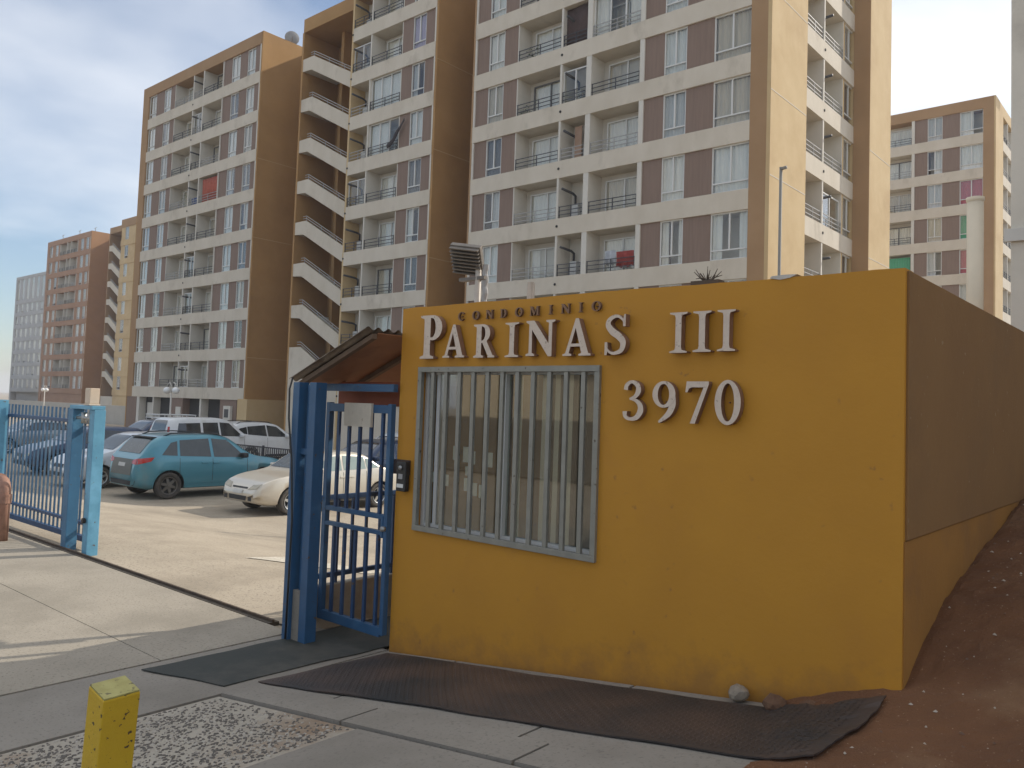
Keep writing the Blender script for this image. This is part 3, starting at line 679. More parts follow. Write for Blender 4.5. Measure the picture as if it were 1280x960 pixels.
# ---------------------------------------------------------------- raised lettering
def arc(cx, cy, rx, ry, a0, a1, n=14): return [(cx+rx*math.cos(R(a0+(a1-a0)*i/n)), cy+ry*math.sin(R(a0+(a1-a0)*i/n))) for i in range(n+1)]
def ell(cx, cy, rx, ry, n=32): return arc(cx, cy, rx, ry, 0, 360*(n-1)/n, n-1)
def stroke(pts, ws, sub=6):
    P = [Vector(p) for p in pts]; n = len(P); out = []
    for i in range(n-1):
        p0, p1, p2, p3 = P[max(i-1, 0)], P[i], P[i+1], P[min(i+2, n-1)]
        for k in range(sub + (1 if i == n-2 else 0)):
            t = k/sub; q = .5*((2*p1)+(p2-p0)*t+(2*p0-5*p1+4*p2-p3)*t*t+(3*p1-p0-3*p2+p3)*t**3)
            out.append((q, ws[i]+(ws[i+1]-ws[i])*t))
    l_, r_ = [], []
    for i, (q, w_) in enumerate(out):
        t = (out[min(i+1, len(out)-1)][0]-out[max(i-1, 0)][0]).normalized(); nn = Vector((-t.y, t.x))
        l_.append(tuple(q+nn*w_/2)); r_.append(tuple(q-nn*w_/2))
    return l_+r_[::-1]
GL = {
 'I': [[[(0, 0), (.50, 0), (.50, .035), (.355, .07), (.335, .14), (.335, .86), (.355, .93), (.50, .965), (.50, 1), (0, 1), (0, .965), (.145, .93), (.165, .86), (.165, .14), (.145, .07), (0, .035)]]],
 'P': [[[(0, 0), (.44, 0), (.44, .045), (.33, .08), (.32, .14), (.32, .43), (.38, .42)]+arc(.38, .71, .31, .29, -90, 90)+[(0, 1), (0, .955), (.11, .92), (.12, .86), (.12, .14), (.11, .08), (0, .045)], [(.32, .49), (.36, .485)]+arc(.36, .71, .125, .225, -90, 90, 10)+[(.32, .935)]]],
 'R': [[[(0, 0), (.42, 0), (.42, .045), (.33, .08), (.32, .14), (.32, .44), (.37, .44), (.60, .05), (.60, 0), (.88, 0), (.88, .045), (.80, .07), (.55, .475)]+arc(.38, .73, .30, .27, -55, 90)+[(0, 1), (0, .955), (.11, .92), (.12, .86), (.12, .14), (.11, .08), (0, .045)], [(.32, .51), (.36, .51)]+arc(.36, .725, .12, .21, -90, 90, 10)+[(.32, .935)]]],
 'A': [[[(0, 0), (.30, 0), (.30, .045), (.21, .07), (.26, .25), (.58, .25), (.63, .07), (.54, .045), (.54, 0), (.94, 0), (.94, .045), (.86, .07), (.52, 1.02), (.42, 1.02), (.09, .07), (0, .045)], [(.285, .33), (.555, .33), (.425, .76)]]],
 'N': [[[(0, 0), (.30, 0), (.30, .045), (.21, .08), (.20, .74), (.76, -.02), (.88, -.02), (.88, .92), (.98, .955), (.98, 1), (.68, 1), (.68, .955), (.77, .92), (.77, .34), (.27, 1), (0, 1), (0, .955), (.10, .9), (.10, .08), (0, .045)]]],
 'S': [[stroke([(.57, .76), (.52, .86), (.40, .95), (.27, .945), (.14, .86), (.12, .73), (.24, .58), (.42, .46), (.54, .31), (.50, .12), (.33, .045), (.19, .06), (.08, .16), (.05, .27)], [.02, .05, .07, .09, .12, .15, .175, .175, .16, .12, .08, .06, .05, .02])], [[(.53, .70), (.60, .70), (.60, 1.0), (.56, 1.0), (.53, .88)]], [[(.02, .32), (.09, .32), (.11, .14), (.08, 0), (.02, 0)]]],
 '3': [[stroke([(.10, .76), (.13, .88), (.28, .965), (.45, .88), (.48, .73), (.38, .59), (.22, .53)], [.13, .11, .075, .13, .155, .10, .05])], [stroke([(.22, .535), (.40, .50), (.53, .39), (.55, .24), (.44, .08), (.25, .03), (.10, .09), (.08, .22)], [.04, .08, .14, .17, .13, .075, .10, .14])]],
 '9': [[ell(.33, .68, .31, .325), ell(.32, .68, .155, .255)[::-1]], [stroke([(.57, .66), (.56, .42), (.45, .20), (.20, .0)], [.13, .17, .14, .05])]],
 '7': [[[(.02, .74), (.075, .74), (.12, .83), (.20, .86), (.52, .86), (.16, 0), (.30, 0), (.66, .93), (.66, 1), (.05, 1)]]],
 '0': [[ell(.33, .5, .33, .52), ell(.33, .5, .165, .44)[::-1]]],
 'O': [[ell(.45, .5, .45, .52), ell(.45, .5, .26, .43)[::-1]]],
 'C': [[stroke([(.78, .78), (.62, .95), (.42, .97), (.16, .78), (.10, .5), (.16, .22), (.42, .03), (.62, .05), (.80, .22)], [.12, .09, .09, .17, .20, .17, .09, .08, .04])]],
 'D': [[[(0, 0), (.4, 0)]+arc(.4, .5, .45, .5, -90, 90)+[(0, 1), (0, .95), (.1, .9), (.1, .1), (0, .05)], [(.3, .08), (.38, .08)]+arc(.38, .5, .25, .42, -90, 90, 10)+[(.3, .92)]]],
 'M': [[[(0, 0), (.28, 0), (.28, .05), (.19, .08), (.2, .7), (.52, 0), (.58, 0), (.9, .72), (.9, .08), (.82, .05), (.82, 0), (1.2, 0), (1.2, .05), (1.1, .08), (1.1, .92), (1.2, .95), (1.2, 1), (.92, 1), (.6, .3), (.28, 1), (0, 1), (0, .95), (.1, .9), (.1, .08), (0, .05)]]],
}
def glyph(ch, w_, h, dep, m, side):
    b = MB()
    allp = [p for grp in GL[ch] for c in grp for p in c]; xmin = min(p[0] for p in allp); xmax = max(p[0] for p in allp); sx = w_/(xmax-xmin)
    for gi, grp in enumerate(GL[ch]):
        y0 = -dep+.0012*gi
        cs = [[((p[0]-xmin)*sx, p[1]*h) for p in c] for c in grp]
        tri = tessellate_polygon([[Vector((p[0], p[1], 0)) for p in c] for c in cs]); flat = [p for c in cs for p in c]
        o = len(b.v); b.v += [(p[0], y0, p[1]) for p in flat]
        for t in tri: b.f.append(tuple(o+i for i in t)); b.m.append(0)
        for c in cs:
            o = len(b.v); n = len(c); b.v += [(p[0], y0, p[1]) for p in c]+[(p[0], 0, p[1]) for p in c]
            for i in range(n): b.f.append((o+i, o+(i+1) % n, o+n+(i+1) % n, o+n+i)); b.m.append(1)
    return b.mesh('letter_'+ch, [m, side], recalc=False)
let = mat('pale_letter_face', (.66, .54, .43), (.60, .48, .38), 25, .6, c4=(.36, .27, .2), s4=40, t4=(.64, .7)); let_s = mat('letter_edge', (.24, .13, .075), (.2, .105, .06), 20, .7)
let_b = mat('bronze_letter_face', (.25, .135, .07), (.20, .105, .055), 20, .6); let_bs = mat('bronze_letter_edge', (.13, .07, .04), rough=.7)
def sign(name, label, items, m, side, dep):
    t = empty(name, (items[0][1], Y0, items[0][3]), label, 'sign lettering')
    for ch, x0, x1, z0, z1 in items:
        o = link('letter' if not ch.isdigit() else 'digit', glyph(ch, x1-x0, z1-z0, dep, m, side), t, (x0-items[0][1], -.012, z0-items[0][3]))
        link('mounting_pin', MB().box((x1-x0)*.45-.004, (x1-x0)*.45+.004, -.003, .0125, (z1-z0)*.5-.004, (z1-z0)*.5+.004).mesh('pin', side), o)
    return t
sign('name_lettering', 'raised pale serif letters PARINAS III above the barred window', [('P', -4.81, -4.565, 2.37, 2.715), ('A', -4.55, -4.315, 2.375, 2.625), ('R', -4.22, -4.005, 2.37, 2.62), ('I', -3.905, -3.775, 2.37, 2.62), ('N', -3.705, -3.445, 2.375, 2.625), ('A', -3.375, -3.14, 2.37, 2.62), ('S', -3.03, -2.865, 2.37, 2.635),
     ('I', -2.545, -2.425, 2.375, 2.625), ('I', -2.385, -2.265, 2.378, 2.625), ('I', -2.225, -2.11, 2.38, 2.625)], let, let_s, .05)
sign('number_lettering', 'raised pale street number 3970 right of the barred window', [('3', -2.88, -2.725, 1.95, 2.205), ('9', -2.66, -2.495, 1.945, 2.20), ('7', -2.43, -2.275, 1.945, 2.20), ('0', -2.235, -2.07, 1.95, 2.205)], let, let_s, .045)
cx_ = [('C', -4.425, .06), ('O', -4.275, .07), ('N', -4.135, .075), ('D', -3.99, .06), ('O', -3.845, .07), ('M', -3.705, .085), ('I', -3.535, .035), ('N', -3.425, .08), ('I', -3.275, .035), ('O', -3.165, .075)]
sign('small_lettering', 'small bronze letters CONDOMINIO spaced over the large name', [(c, x, x+w_, 2.662+.001*i, 2.728+.001*i) for i, (c, x, w_) in enumerate(cx_)], let_b, let_bs, .02)

under = mat('rust_red_board', (.26, .075, .035), (.21, .058, .028), 4, .8)
# ---------------------------------------------------------------- pedestrian gate, canopy, fence of the passage
PG = empty('pedestrian_gate', (-5.95, 4.3, 0), 'blue barred pedestrian gate with blank plate between posts and yellow wall', 'gate')
def pg(name, b, m, bevel=.004, par=None): return link(name, b.mesh(name, m, bevel=bevel), par or PG, -PG.location if par is None else (0, 0, 0))
pg('post', MB().box(-5.955, -5.865, 4.03, 4.13, -.05, 2.16), blue)
pg('post', MB().box(-5.765, -5.67, 4.06, 4.17, -.05, 2.16), blue)
pg('spacer_bar', MB().box(-5.83, -5.80, 4.09, 4.12, .30, 2.14), blue)
pg('concrete_block', MB().box(-5.864, -5.766, 4.06, 4.16, -.05, .42), conc)
pg('header_beam', MB().box(-6.05, -5.105, 4.415, 4.465, 2.10, 2.165), blue)
pg('red_fascia', MB().box(-6.08, -5.105, 4.60, 4.63, 1.98, 2.19), under)
pg('header_beam', MB().box(-5.864, -5.766, 4.07, 4.088, 1.55, 1.60), blue)
gy = 4.44; lx0, lx1 = -6.0, -5.12
leaf = pg('leaf_frame', MB().box(lx0, lx0+.05, gy-.025, gy+.025, .10, 2.0).box(lx1-.045, lx1, gy-.025, gy+.025, .12, 2.0).box(lx0+.05, lx1-.045, gy-.024, gy+.024, .10, .18).box(lx0+.05, lx1-.045, gy-.024, gy+.024, 1.92, 1.99)
          .box(lx0+.05, lx1-.045, gy-.022, gy+.022, 1.05, 1.09).box(lx0+.05, lx1-.045, gy-.022, gy+.022, .92, .955), blue)
for i in range(5):
    x = lx0+.05+(lx1-lx0-.095)*(i+.75)/5.3
    for z0, z1 in ((.18, .92), (1.09, 1.92)): link('bar', MB().box(x-.014, x+.014, gy-.012, gy+.012, z0, z1).mesh('bar', navy), PG, -PG.location)
link('notice_plate', MB().box(-5.71, -5.35, gy-.05, gy-.026, 1.80, 2.0).mesh('plate', mat('pale_plate', (.58, .51, .41), (.52, .46, .37), 14, .6, c4=(.40, .33, .25), s4=18, t4=(.62, .7))), PG, -PG.location)
link('lock', MB().lathe([(0, 0), (.022, 0), (.022, .03), (.012, .035), (0, .035)], 'y', 12, (lx1-.02, gy-.062, .98)).mesh('lock', steel, smooth=True), PG, -PG.location)
link('lock_case', MB().box(lx1-.075, lx1-.046, gy-.03, gy+.03, .90, 1.08).mesh('lockc', blue, bevel=.003), PG, -PG.location)
wire = MB().tube([(-6.03, 4.07, 2.2), (-6.01, 4.03, 2.1), (-5.97, 4.01, 1.85), (-5.90, 4.01, 1.5), (-5.86, 4.015, 1.0), (-5.868, 4.015, .5), (-5.875, 4.015, .02)], .009, 6).mesh('cable', blk, smooth=True)
tag(link('hanging_cable', wire), 'thin black cable running down the gate post from the canopy', 'cable')
# fence along the passage behind the leaf
PF = empty('passage_fence', (-6.08, 4.6, 0), 'navy railing on a low concrete wall behind the pedestrian gate', 'fence')
lowc = mat('stained_low_wall', (.40, .36, .29), (.33, .29, .23), 3, .93, bump=.3, bscale=30, c3=(.22, .18, .13), s3=2, t3=(.5, .7))
link('low_wall', MB().box(-6.13, -6.03, 4.18, 7.2, -.4, .36).mesh('lw', lowc, bevel=.01), PF, -PF.location)
link('rail', MB().box(-6.10, -6.06, 4.3, 7.2, .42, .46).box(-6.10, -6.06, 4.3, 7.2, 1.12, 1.16).mesh('rl', navy), PF, -PF.location)
for i in range(16):
    y = 4.66+.165*i; link('bar', MB().box(-6.092, -6.068, y-.011, y+.011, .362 if i % 4 == 0 else .46, 1.12).mesh('bar', navy), PF, -PF.location)
# canopy
CN = empty('canopy', (-6.1, 4.3, 2.1), 'rusty corrugated sheet canopy over the pedestrian gate', 'canopy')
corr = mat('corrugated_fibre_sheet', (.29, .23, .17), (.22, .165, .12), 5, .85, c3=(.13, .09, .06), s3=2.5, t3=(.5, .7), bump=.3, bscale=30)
under2 = mat('canopy_soffit_board', (.36, .17, .085), (.29, .13, .065), 3, .85, c3=(.20, .09, .05), s3=2, t3=(.5, .7))
b2 = MB(); nyy = 90
for j in range(nyy+1):
    y = 4.10+(5.42-4.10)*j/nyy; wv = .014*math.sin(y*2*math.pi/.105)
    for x, z in ((-6.13, 2.19), (X0+.0, 2.60)): b2.v.append((x, y, z+wv))
    for x, z in ((-6.13, 2.184), (X0+.0, 2.594)): b2.v.append((x, y, z+wv))
for j in range(nyy):
    a = 4*j; b2.f += [(a, a+1, a+5, a+4), (a+2, a+6, a+7, a+3), (a, a+4, a+6, a+2)]; b2.m += [0, 0, 0]
b2.f += [(0, 2, 3, 1)]; b2.m += [0]
link('corrugated_sheet', b2.mesh('sheet', corr), CN, -CN.location)
b = MB()
def slab(b, x0, z0, x1, z1, y0, y1, th, mi=0):
    b.prism([(x0, z0), (x1, z1), (x1, z1+th), (x0, z0+th)], y0, y1, mi)
for y in (4.16, 4.75, 5.32):
    b = MB(); slab(b, -6.08, 2.125, X0+.003, 2.52, y, y+.05, .04); link('rafter', b.mesh('rafter', mat('weathered_timber', (.17, .11, .07), (.13, .085, .055), 8, .85) if y == 4.16 else bpy.data.materials['weathered_timber']), CN, -CN.location)
b = MB(); slab(b, -6.10, 2.16, X0+.003, 2.565, 4.22, 5.38, .005); link('ceiling_board', b.mesh('ceil', under2), CN, -CN.location)
link('canopy_post', MB().box(-6.0, -5.94, 5.30, 5.36, -.3, 2.16).mesh('cpost', blue), CN, -CN.location)

# ---------------------------------------------------------------- sliding gate, track
SG = empty('sliding_gate', (-12.5, 4.55, 0), 'blue barred sliding gate rolled open beside its guide posts', 'gate')
def sg(name, b, m, bevel=.004): return link(name, b.mesh(name, m, bevel=bevel), SG, -SG.location)
yl = 4.52
sg('leaf_frame', MB().box(-18.5, -11.02, yl-.03, yl+.03, .07, .14).box(-18.5, -11.02, yl-.03, yl+.03, 1.60, 1.65).box(-18.5, -11.02, yl-.028, yl+.028, .28, .32).box(-11.02, -10.97, yl-.03, yl+.03, .07, 1.78), navy)
bm_ = MB().box(-.011, .011, -.011, .011, .14, 1.80).mesh('bar', mat('blue_bar_paint', (.035, .10, .19), (.03, .085, .16), 6, .5, c3=(.10, .18, .26), s3=3, t3=(.5, .7), c4=(.10, .07, .05), s4=26, t4=(.68, .72)))
i = 0; x = -11.12
while x > -18.5:
    link('bar', bm_, SG, (x+12.5, yl-4.55, 0)); x -= .145
GPx = (-11.14, -10.60)
gpo = empty('gate_guide_posts', (-10.9, 4.35, 0), 'pair of light blue guide posts joined at the top at the drive edge', 'gate post')
link('post', MB().box(-11.30, -11.15, 4.26, 4.40, -.05, 1.80).mesh('post', mat('guide_post_blue', (.05, .16, .28), (.045, .14, .25), 5, .45, c3=(.11, .30, .46), s3=2, t3=(.5, .7), c4=(.1, .08, .06), s4=24, t4=(.69, .73)), bevel=.006), gpo, -gpo.location)
link('post', MB().box(-10.74, -10.60, 4.30, 4.44, -.05, 1.80).mesh('post', blue_l, bevel=.006), gpo, -gpo.location)
link('head_plate', MB().box(-11.30, -10.60, 4.27, 4.43, 1.802, 1.85).mesh('head', blue_l, bevel=.004), gpo, -gpo.location)
link('guide_roller', MB().tube([(-11.14, 4.31, 1.69), (-10.75, 4.35, 1.69)], .022, 8).tube([(-10.98, 4.33, 1.62), (-10.98, 4.33, 1.76)], .035, 10).tube([(-10.78, 4.33, 1.62), (-10.78, 4.33, 1.76)], .035, 10).mesh('roller', steel, smooth=True), gpo, -gpo.location)
link('photo_cell', MB().lathe([(0, 0), (.035, 0), (.035, .03), (.02, .04), (0, .042)], 'y', 12, (-10.67, 4.258, .42)).mesh('cell', blk), gpo, -gpo.location)
bc = tag(link('warning_light', MB().box(-.075, .075, -.06, .06, .02, .22).box(-.09, .09, -.07, .07, 0, .02).mesh('wl', mat('cream_plastic', (.62, .50, .38), (.58, .46, .34), 12, .5), bevel=.008)), 'small cream box lamp on top of the gate guide posts', 'warning light'); bc.location = (-10.82, 4.35, 1.852)
fpst = empty('gate_post', (-14.3, 4.4, 0), 'light blue lone post with black cable by the rolled back gate', 'gate post')
link('post', MB().box(-.09, .09, -.08, .08, -.1, 1.86).mesh('post', blue_l, bevel=.006), fpst)
link('cable', MB().tube([(.1, -.09, 1.5), (.0, -.095, 1.42), (-.12, -.09, 1.5)], .014, 6).mesh('cb', blk, smooth=True), fpst)
track = mat('rusty_track_steel', (.12, .085, .06), (.07, .052, .04), 9, .7, metal=.5, bump=.3)
TR = empty('gate_track', (-8.6, 4.26, 0), 'rusty steel gate track set in the drive between gate and posts', 'track')
link('groove', MB().box(-16.8, -6.42, 4.205, 4.315, -.03, .006).mesh('gv', mat('track_grime', (.07, .055, .04), (.1, .08, .06), 10, .95)), TR, -TR.location)
link('rail', MB().box(-16.8, -6.42, 4.245, 4.268, .006, .03).mesh('rl', track, bevel=.004), TR, -TR.location)
# standpipe at the left edge
PI = empty('standpipe', (-12.28, 3.9, 0), 'salmon painted standpipe with elbow in front of the rolled back gate', 'pipe')
pipe_m = mat('salmon_rusty_paint', (.36, .20, .14), (.30, .15, .10), 6, .6, c3=(.14, .08, .055), s3=4, t3=(.52, .68))
arcp = [(-.7, 0, .80)]+[(-.15+.15*math.sin(R(a)), 0, .65+.15*math.cos(R(a))) for a in range(0, 91, 15)]+[(0, 0, -.05)]
link('bent_pipe', MB().tube(arcp, .066, 14).mesh('bp', pipe_m, smooth=True), PI)
link('collar', MB().tube([(0, 0, .50), (0, 0, .62)], .08, 14).mesh('cl', pipe_m), PI)
link('collar', MB().tube([(-.2, 0, .80), (-.28, 0, .80)], .08, 14).mesh('cl', pipe_m), PI)
link('side_pipe', MB().tube([(-.7, 0, .40), (-.05, 0, .40)], .04, 10).mesh('sp', pipe_m, smooth=True), PI)
# bollard
BO = empty('bollard', (-3.372, 1.475, 0), 'leaning square yellow bollard with chipped pale top', 'bollard')
bol = mat('chipped_yellow_paint', (.62, .40, .02), (.56, .35, .018), 4, .55, c3=(.50, .29, .02), s3=3, t3=(.55, .75), c4=(.07, .045, .025), s4=46, t4=(.655, .69), bump=.25, bscale=40)
bolt = mat('worn_pale_yellow_top', (.42, .38, .14), (.34, .30, .10), 20, .7, c4=(.12, .10, .05), s4=30, t4=(.58, .66))
pb = link('shaft', MB().box(-.069, .069, -.069, .069, -.2, .885).mesh('shaft', bol, bevel=.006), BO)
link('cap_plate', MB().box(-.066, .066, -.066, .066, .8852, .893).mesh('cap', bolt, bevel=.002), BO)
BO.rotation_euler = (R(2.2), R(10.3), R(0))
# pale edge at right; its unseen bulk is added to shade wall and foreground
NB = empty('pale_shade_block', (-1.50, 9.3, 0), 'pale concrete edge at the end of the gatehouse side wall, unseen bulk added for shade', 'building')
link('wall', MB().box(0, 16, 0, 3.6, -.3, 15).mesh('wall', pale_con), NB)
link('pilaster', MB().box(-.0, .22, -.06, -.003, .8, 15).mesh('pil', pale_con, bevel=.01), NB)
link('ledge', MB().box(-.05, 16.05, -.10, -.062, 3.82, 3.95).mesh('ledge', cream_in, bevel=.005), NB)
lp = tag(link('leaning_plank', MB().box(-.045, .045, -.012, .012, 0, 2.0).mesh('plank', mat('grey_timber', (.38, .33, .27), (.30, .26, .21), 9, .85, stretch=(8, 8, .5)), bevel=.003)), 'weathered timber plank leaning in the corner by the pale block', 'plank')
lp.location = (-1.1, 8.42, 1.38); lp.rotation_euler = (R(-8), R(-3), 0)

# ---------------------------------------------------------------- cars
def cubic(pts):
    def f(x):
        if x <= pts[0][0]: return pts[0][1]
        for i in range(len(pts)-1):
            if x <= pts[i+1][0]:
                (x0, y0), (x1, y1) = pts[i], pts[i+1]
                def sl(k):
                    if k <= 0 or k >= len(pts)-1: return None
                    a = (pts[k][1]-pts[k-1][1])/(pts[k][0]-pts[k-1][0]); b = (pts[k+1][1]-pts[k][1])/(pts[k+1][0]-pts[k][0])
                    return 0 if a*b <= 0 else 2*a*b/(a+b)
                d = (y1-y0)/(x1-x0); m0 = sl(i); m1 = sl(i+1); m0 = d if m0 is None else m0; m1 = d if m1 is None else m1
                h = x1-x0; t = (x-x0)/h
                return y0*(2*t**3-3*t*t+1)+h*m0*(t**3-2*t*t+t)+y1*(-2*t**3+3*t*t)+h*m1*(t**3-t*t)
        return pts[-1][1]
    return f
TYPES = {
 'suv': dict(L=4.30, W=.885, wr=.335, wx=(.83, 3.47), zb=.24,
   T=[(0, .66), (.03, .86), (.07, 1.0), (.13, 1.07), (.52, 1.50), (.75, 1.575), (1.3, 1.615), (1.9, 1.615), (2.35, 1.56), (3.12, 1.09), (3.3, 1.035), (3.8, .96), (4.1, .86), (4.24, .74), (4.3, .58)],
   B=[(0, 1.06), (.5, 1.045), (2.2, 1.0), (3.2, .97), (4.3, .8)],
   side=[[(.62, 1.10), (1.02, 1.075), (1.05, 1.44), (.88, 1.40)], [(1.09, 1.07), (1.93, 1.035), (1.9, 1.50), (1.11, 1.46)], [(2.01, 1.03), (2.92, 1.0), (2.42, 1.46), (1.98, 1.50)]], ws=(2.42, 3.04), rw=(.18, .50), hood=3.3),
 'tucson': dict(L=4.40, W=.91, wr=.345, wx=(.86, 3.50), zb=.24,
   T=[(0, .68), (.03, .90), (.08, 1.04), (.16, 1.12), (.66, 1.52), (.85, 1.60), (1.5, 1.655), (2.1, 1.64), (2.5, 1.57), (3.25, 1.10), (3.45, 1.05), (3.95, .97), (4.22, .86), (4.35, .74), (4.4, .58)],
   B=[(0, 1.16), (.8, 1.12), (2.2, 1.04), (3.3, 1.0), (4.4, .8)],
   side=[[(.62, 1.26), (1.15, 1.17), (1.15, 1.46), (.85, 1.40)], [(1.18, 1.16), (2.03, 1.09), (2.0, 1.53), (1.18, 1.47)], [(2.09, 1.085), (3.02, 1.05), (2.52, 1.47), (2.06, 1.53)]], ws=(2.56, 3.16), rw=(.22, .64), hood=3.45),
 'sedan': dict(L=4.28, W=.845, wr=.30, wx=(.90, 3.42), zb=.21,
   T=[(0, .56), (.03, .80), (.08, .88), (.16, .915), (.72, .965), (1.3, 1.30), (1.55, 1.365), (2.0, 1.39), (2.4, 1.355), (3.08, .955), (3.25, .91), (3.7, .84), (4.05, .735), (4.2, .63), (4.28, .50)],
   B=[(0, .90), (.7, .93), (2.2, .91), (3.1, .885), (4.28, .7)],
   side=[[(.93, .985), (1.30, .965), (1.32, 1.22), (1.22, 1.20)], [(1.34, .965), (2.0, .95), (1.99, 1.29), (1.36, 1.25)], [(2.06, .948), (2.88, .93), (2.42, 1.26), (2.05, 1.29)]], ws=(2.46, 3.02), rw=(.78, 1.28), hood=3.2),
 'hatch': dict(L=4.05, W=.84, wr=.30, wx=(.72, 3.25), zb=.22,
   T=[(0, .62), (.03, .85), (.08, .98), (.55, 1.40), (.75, 1.47), (1.3, 1.51), (1.9, 1.50), (2.25, 1.44), (2.95, 1.02), (3.15, .96), (3.6, .87), (3.9, .76), (4.0, .64), (4.05, .5)],
   B=[(0, 1.0), (.6, 1.0), (2.1, .95), (3.0, .92), (4.05, .74)],
   side=[[(.6, 1.06), (1.0, 1.03), (1.0, 1.33), (.78, 1.30)], [(1.03, 1.03), (1.85, .99), (1.83, 1.40), (1.05, 1.35)], [(1.9, .985), (2.76, .96), (2.3, 1.35), (1.89, 1.40)]], ws=(2.32, 2.9), rw=(.12, .52), hood=3.1),
 'van': dict(L=4.35, W=.90, wr=.32, wx=(.75, 3.45), zb=.23,
   T=[(0, .66), (.03, .95), (.06, 1.12), (.24, 1.70), (.42, 1.775), (1.2, 1.81), (2.1, 1.80), (2.5, 1.73), (3.28, 1.14), (3.5, 1.06), (3.95, .97), (4.22, .84), (4.35, .55)],
   B=[(0, 1.10), (2.2, 1.08), (3.3, 1.02), (4.35, .8)],
   side=[[(.42, 1.18), (1.35, 1.16), (1.36, 1.60), (.52, 1.58)], [(1.45, 1.15), (2.1, 1.12), (2.08, 1.62), (1.46, 1.61)], [(2.17, 1.115), (3.1, 1.08), (2.55, 1.60), (2.15, 1.63)]], ws=(2.58, 3.2), rw=(.10, .22), hood=3.5),
}
tyre_m = mat('dusty_tyre', (.055, .05, .045), (.09, .078, .062), 8, .9); rim_m = mat('alloy_rim', (.60, .60, .58), rough=.3, metal=.85); rim_d = mat('dusty_grey_rim', (.17, .155, .135), (.13, .12, .10), 8, .5, metal=.4)
cglass = mat('car_glass', (.022, .026, .028), rough=.06, spec=.7, coat=.5); cglass_l = mat('dusty_car_glass', (.07, .078, .075), (.05, .056, .055), 3, .14, spec=.6)
cglass_lit = mat('sunlit_car_glass', (.30, .36, .33), (.24, .30, .28), 3, .12, spec=.6)  # paler copy of the car glass, sunlight put into its colour
trim = mat('black_trim', (.025, .025, .026), rough=.6); redl = mat('red_lamp', (.42, .022, .018), rough=.15, coat=.6); headl = mat('headlamp', (.30, .26, .16), (.20, .175, .11), 12, .12, coat=.8)
plate_m = mat('number_plate', (.55, .54, .50), (.48, .47, .44), 20, .5); amber = mat('amber_lamp', (.55, .20, .03), rough=.2, coat=.5)
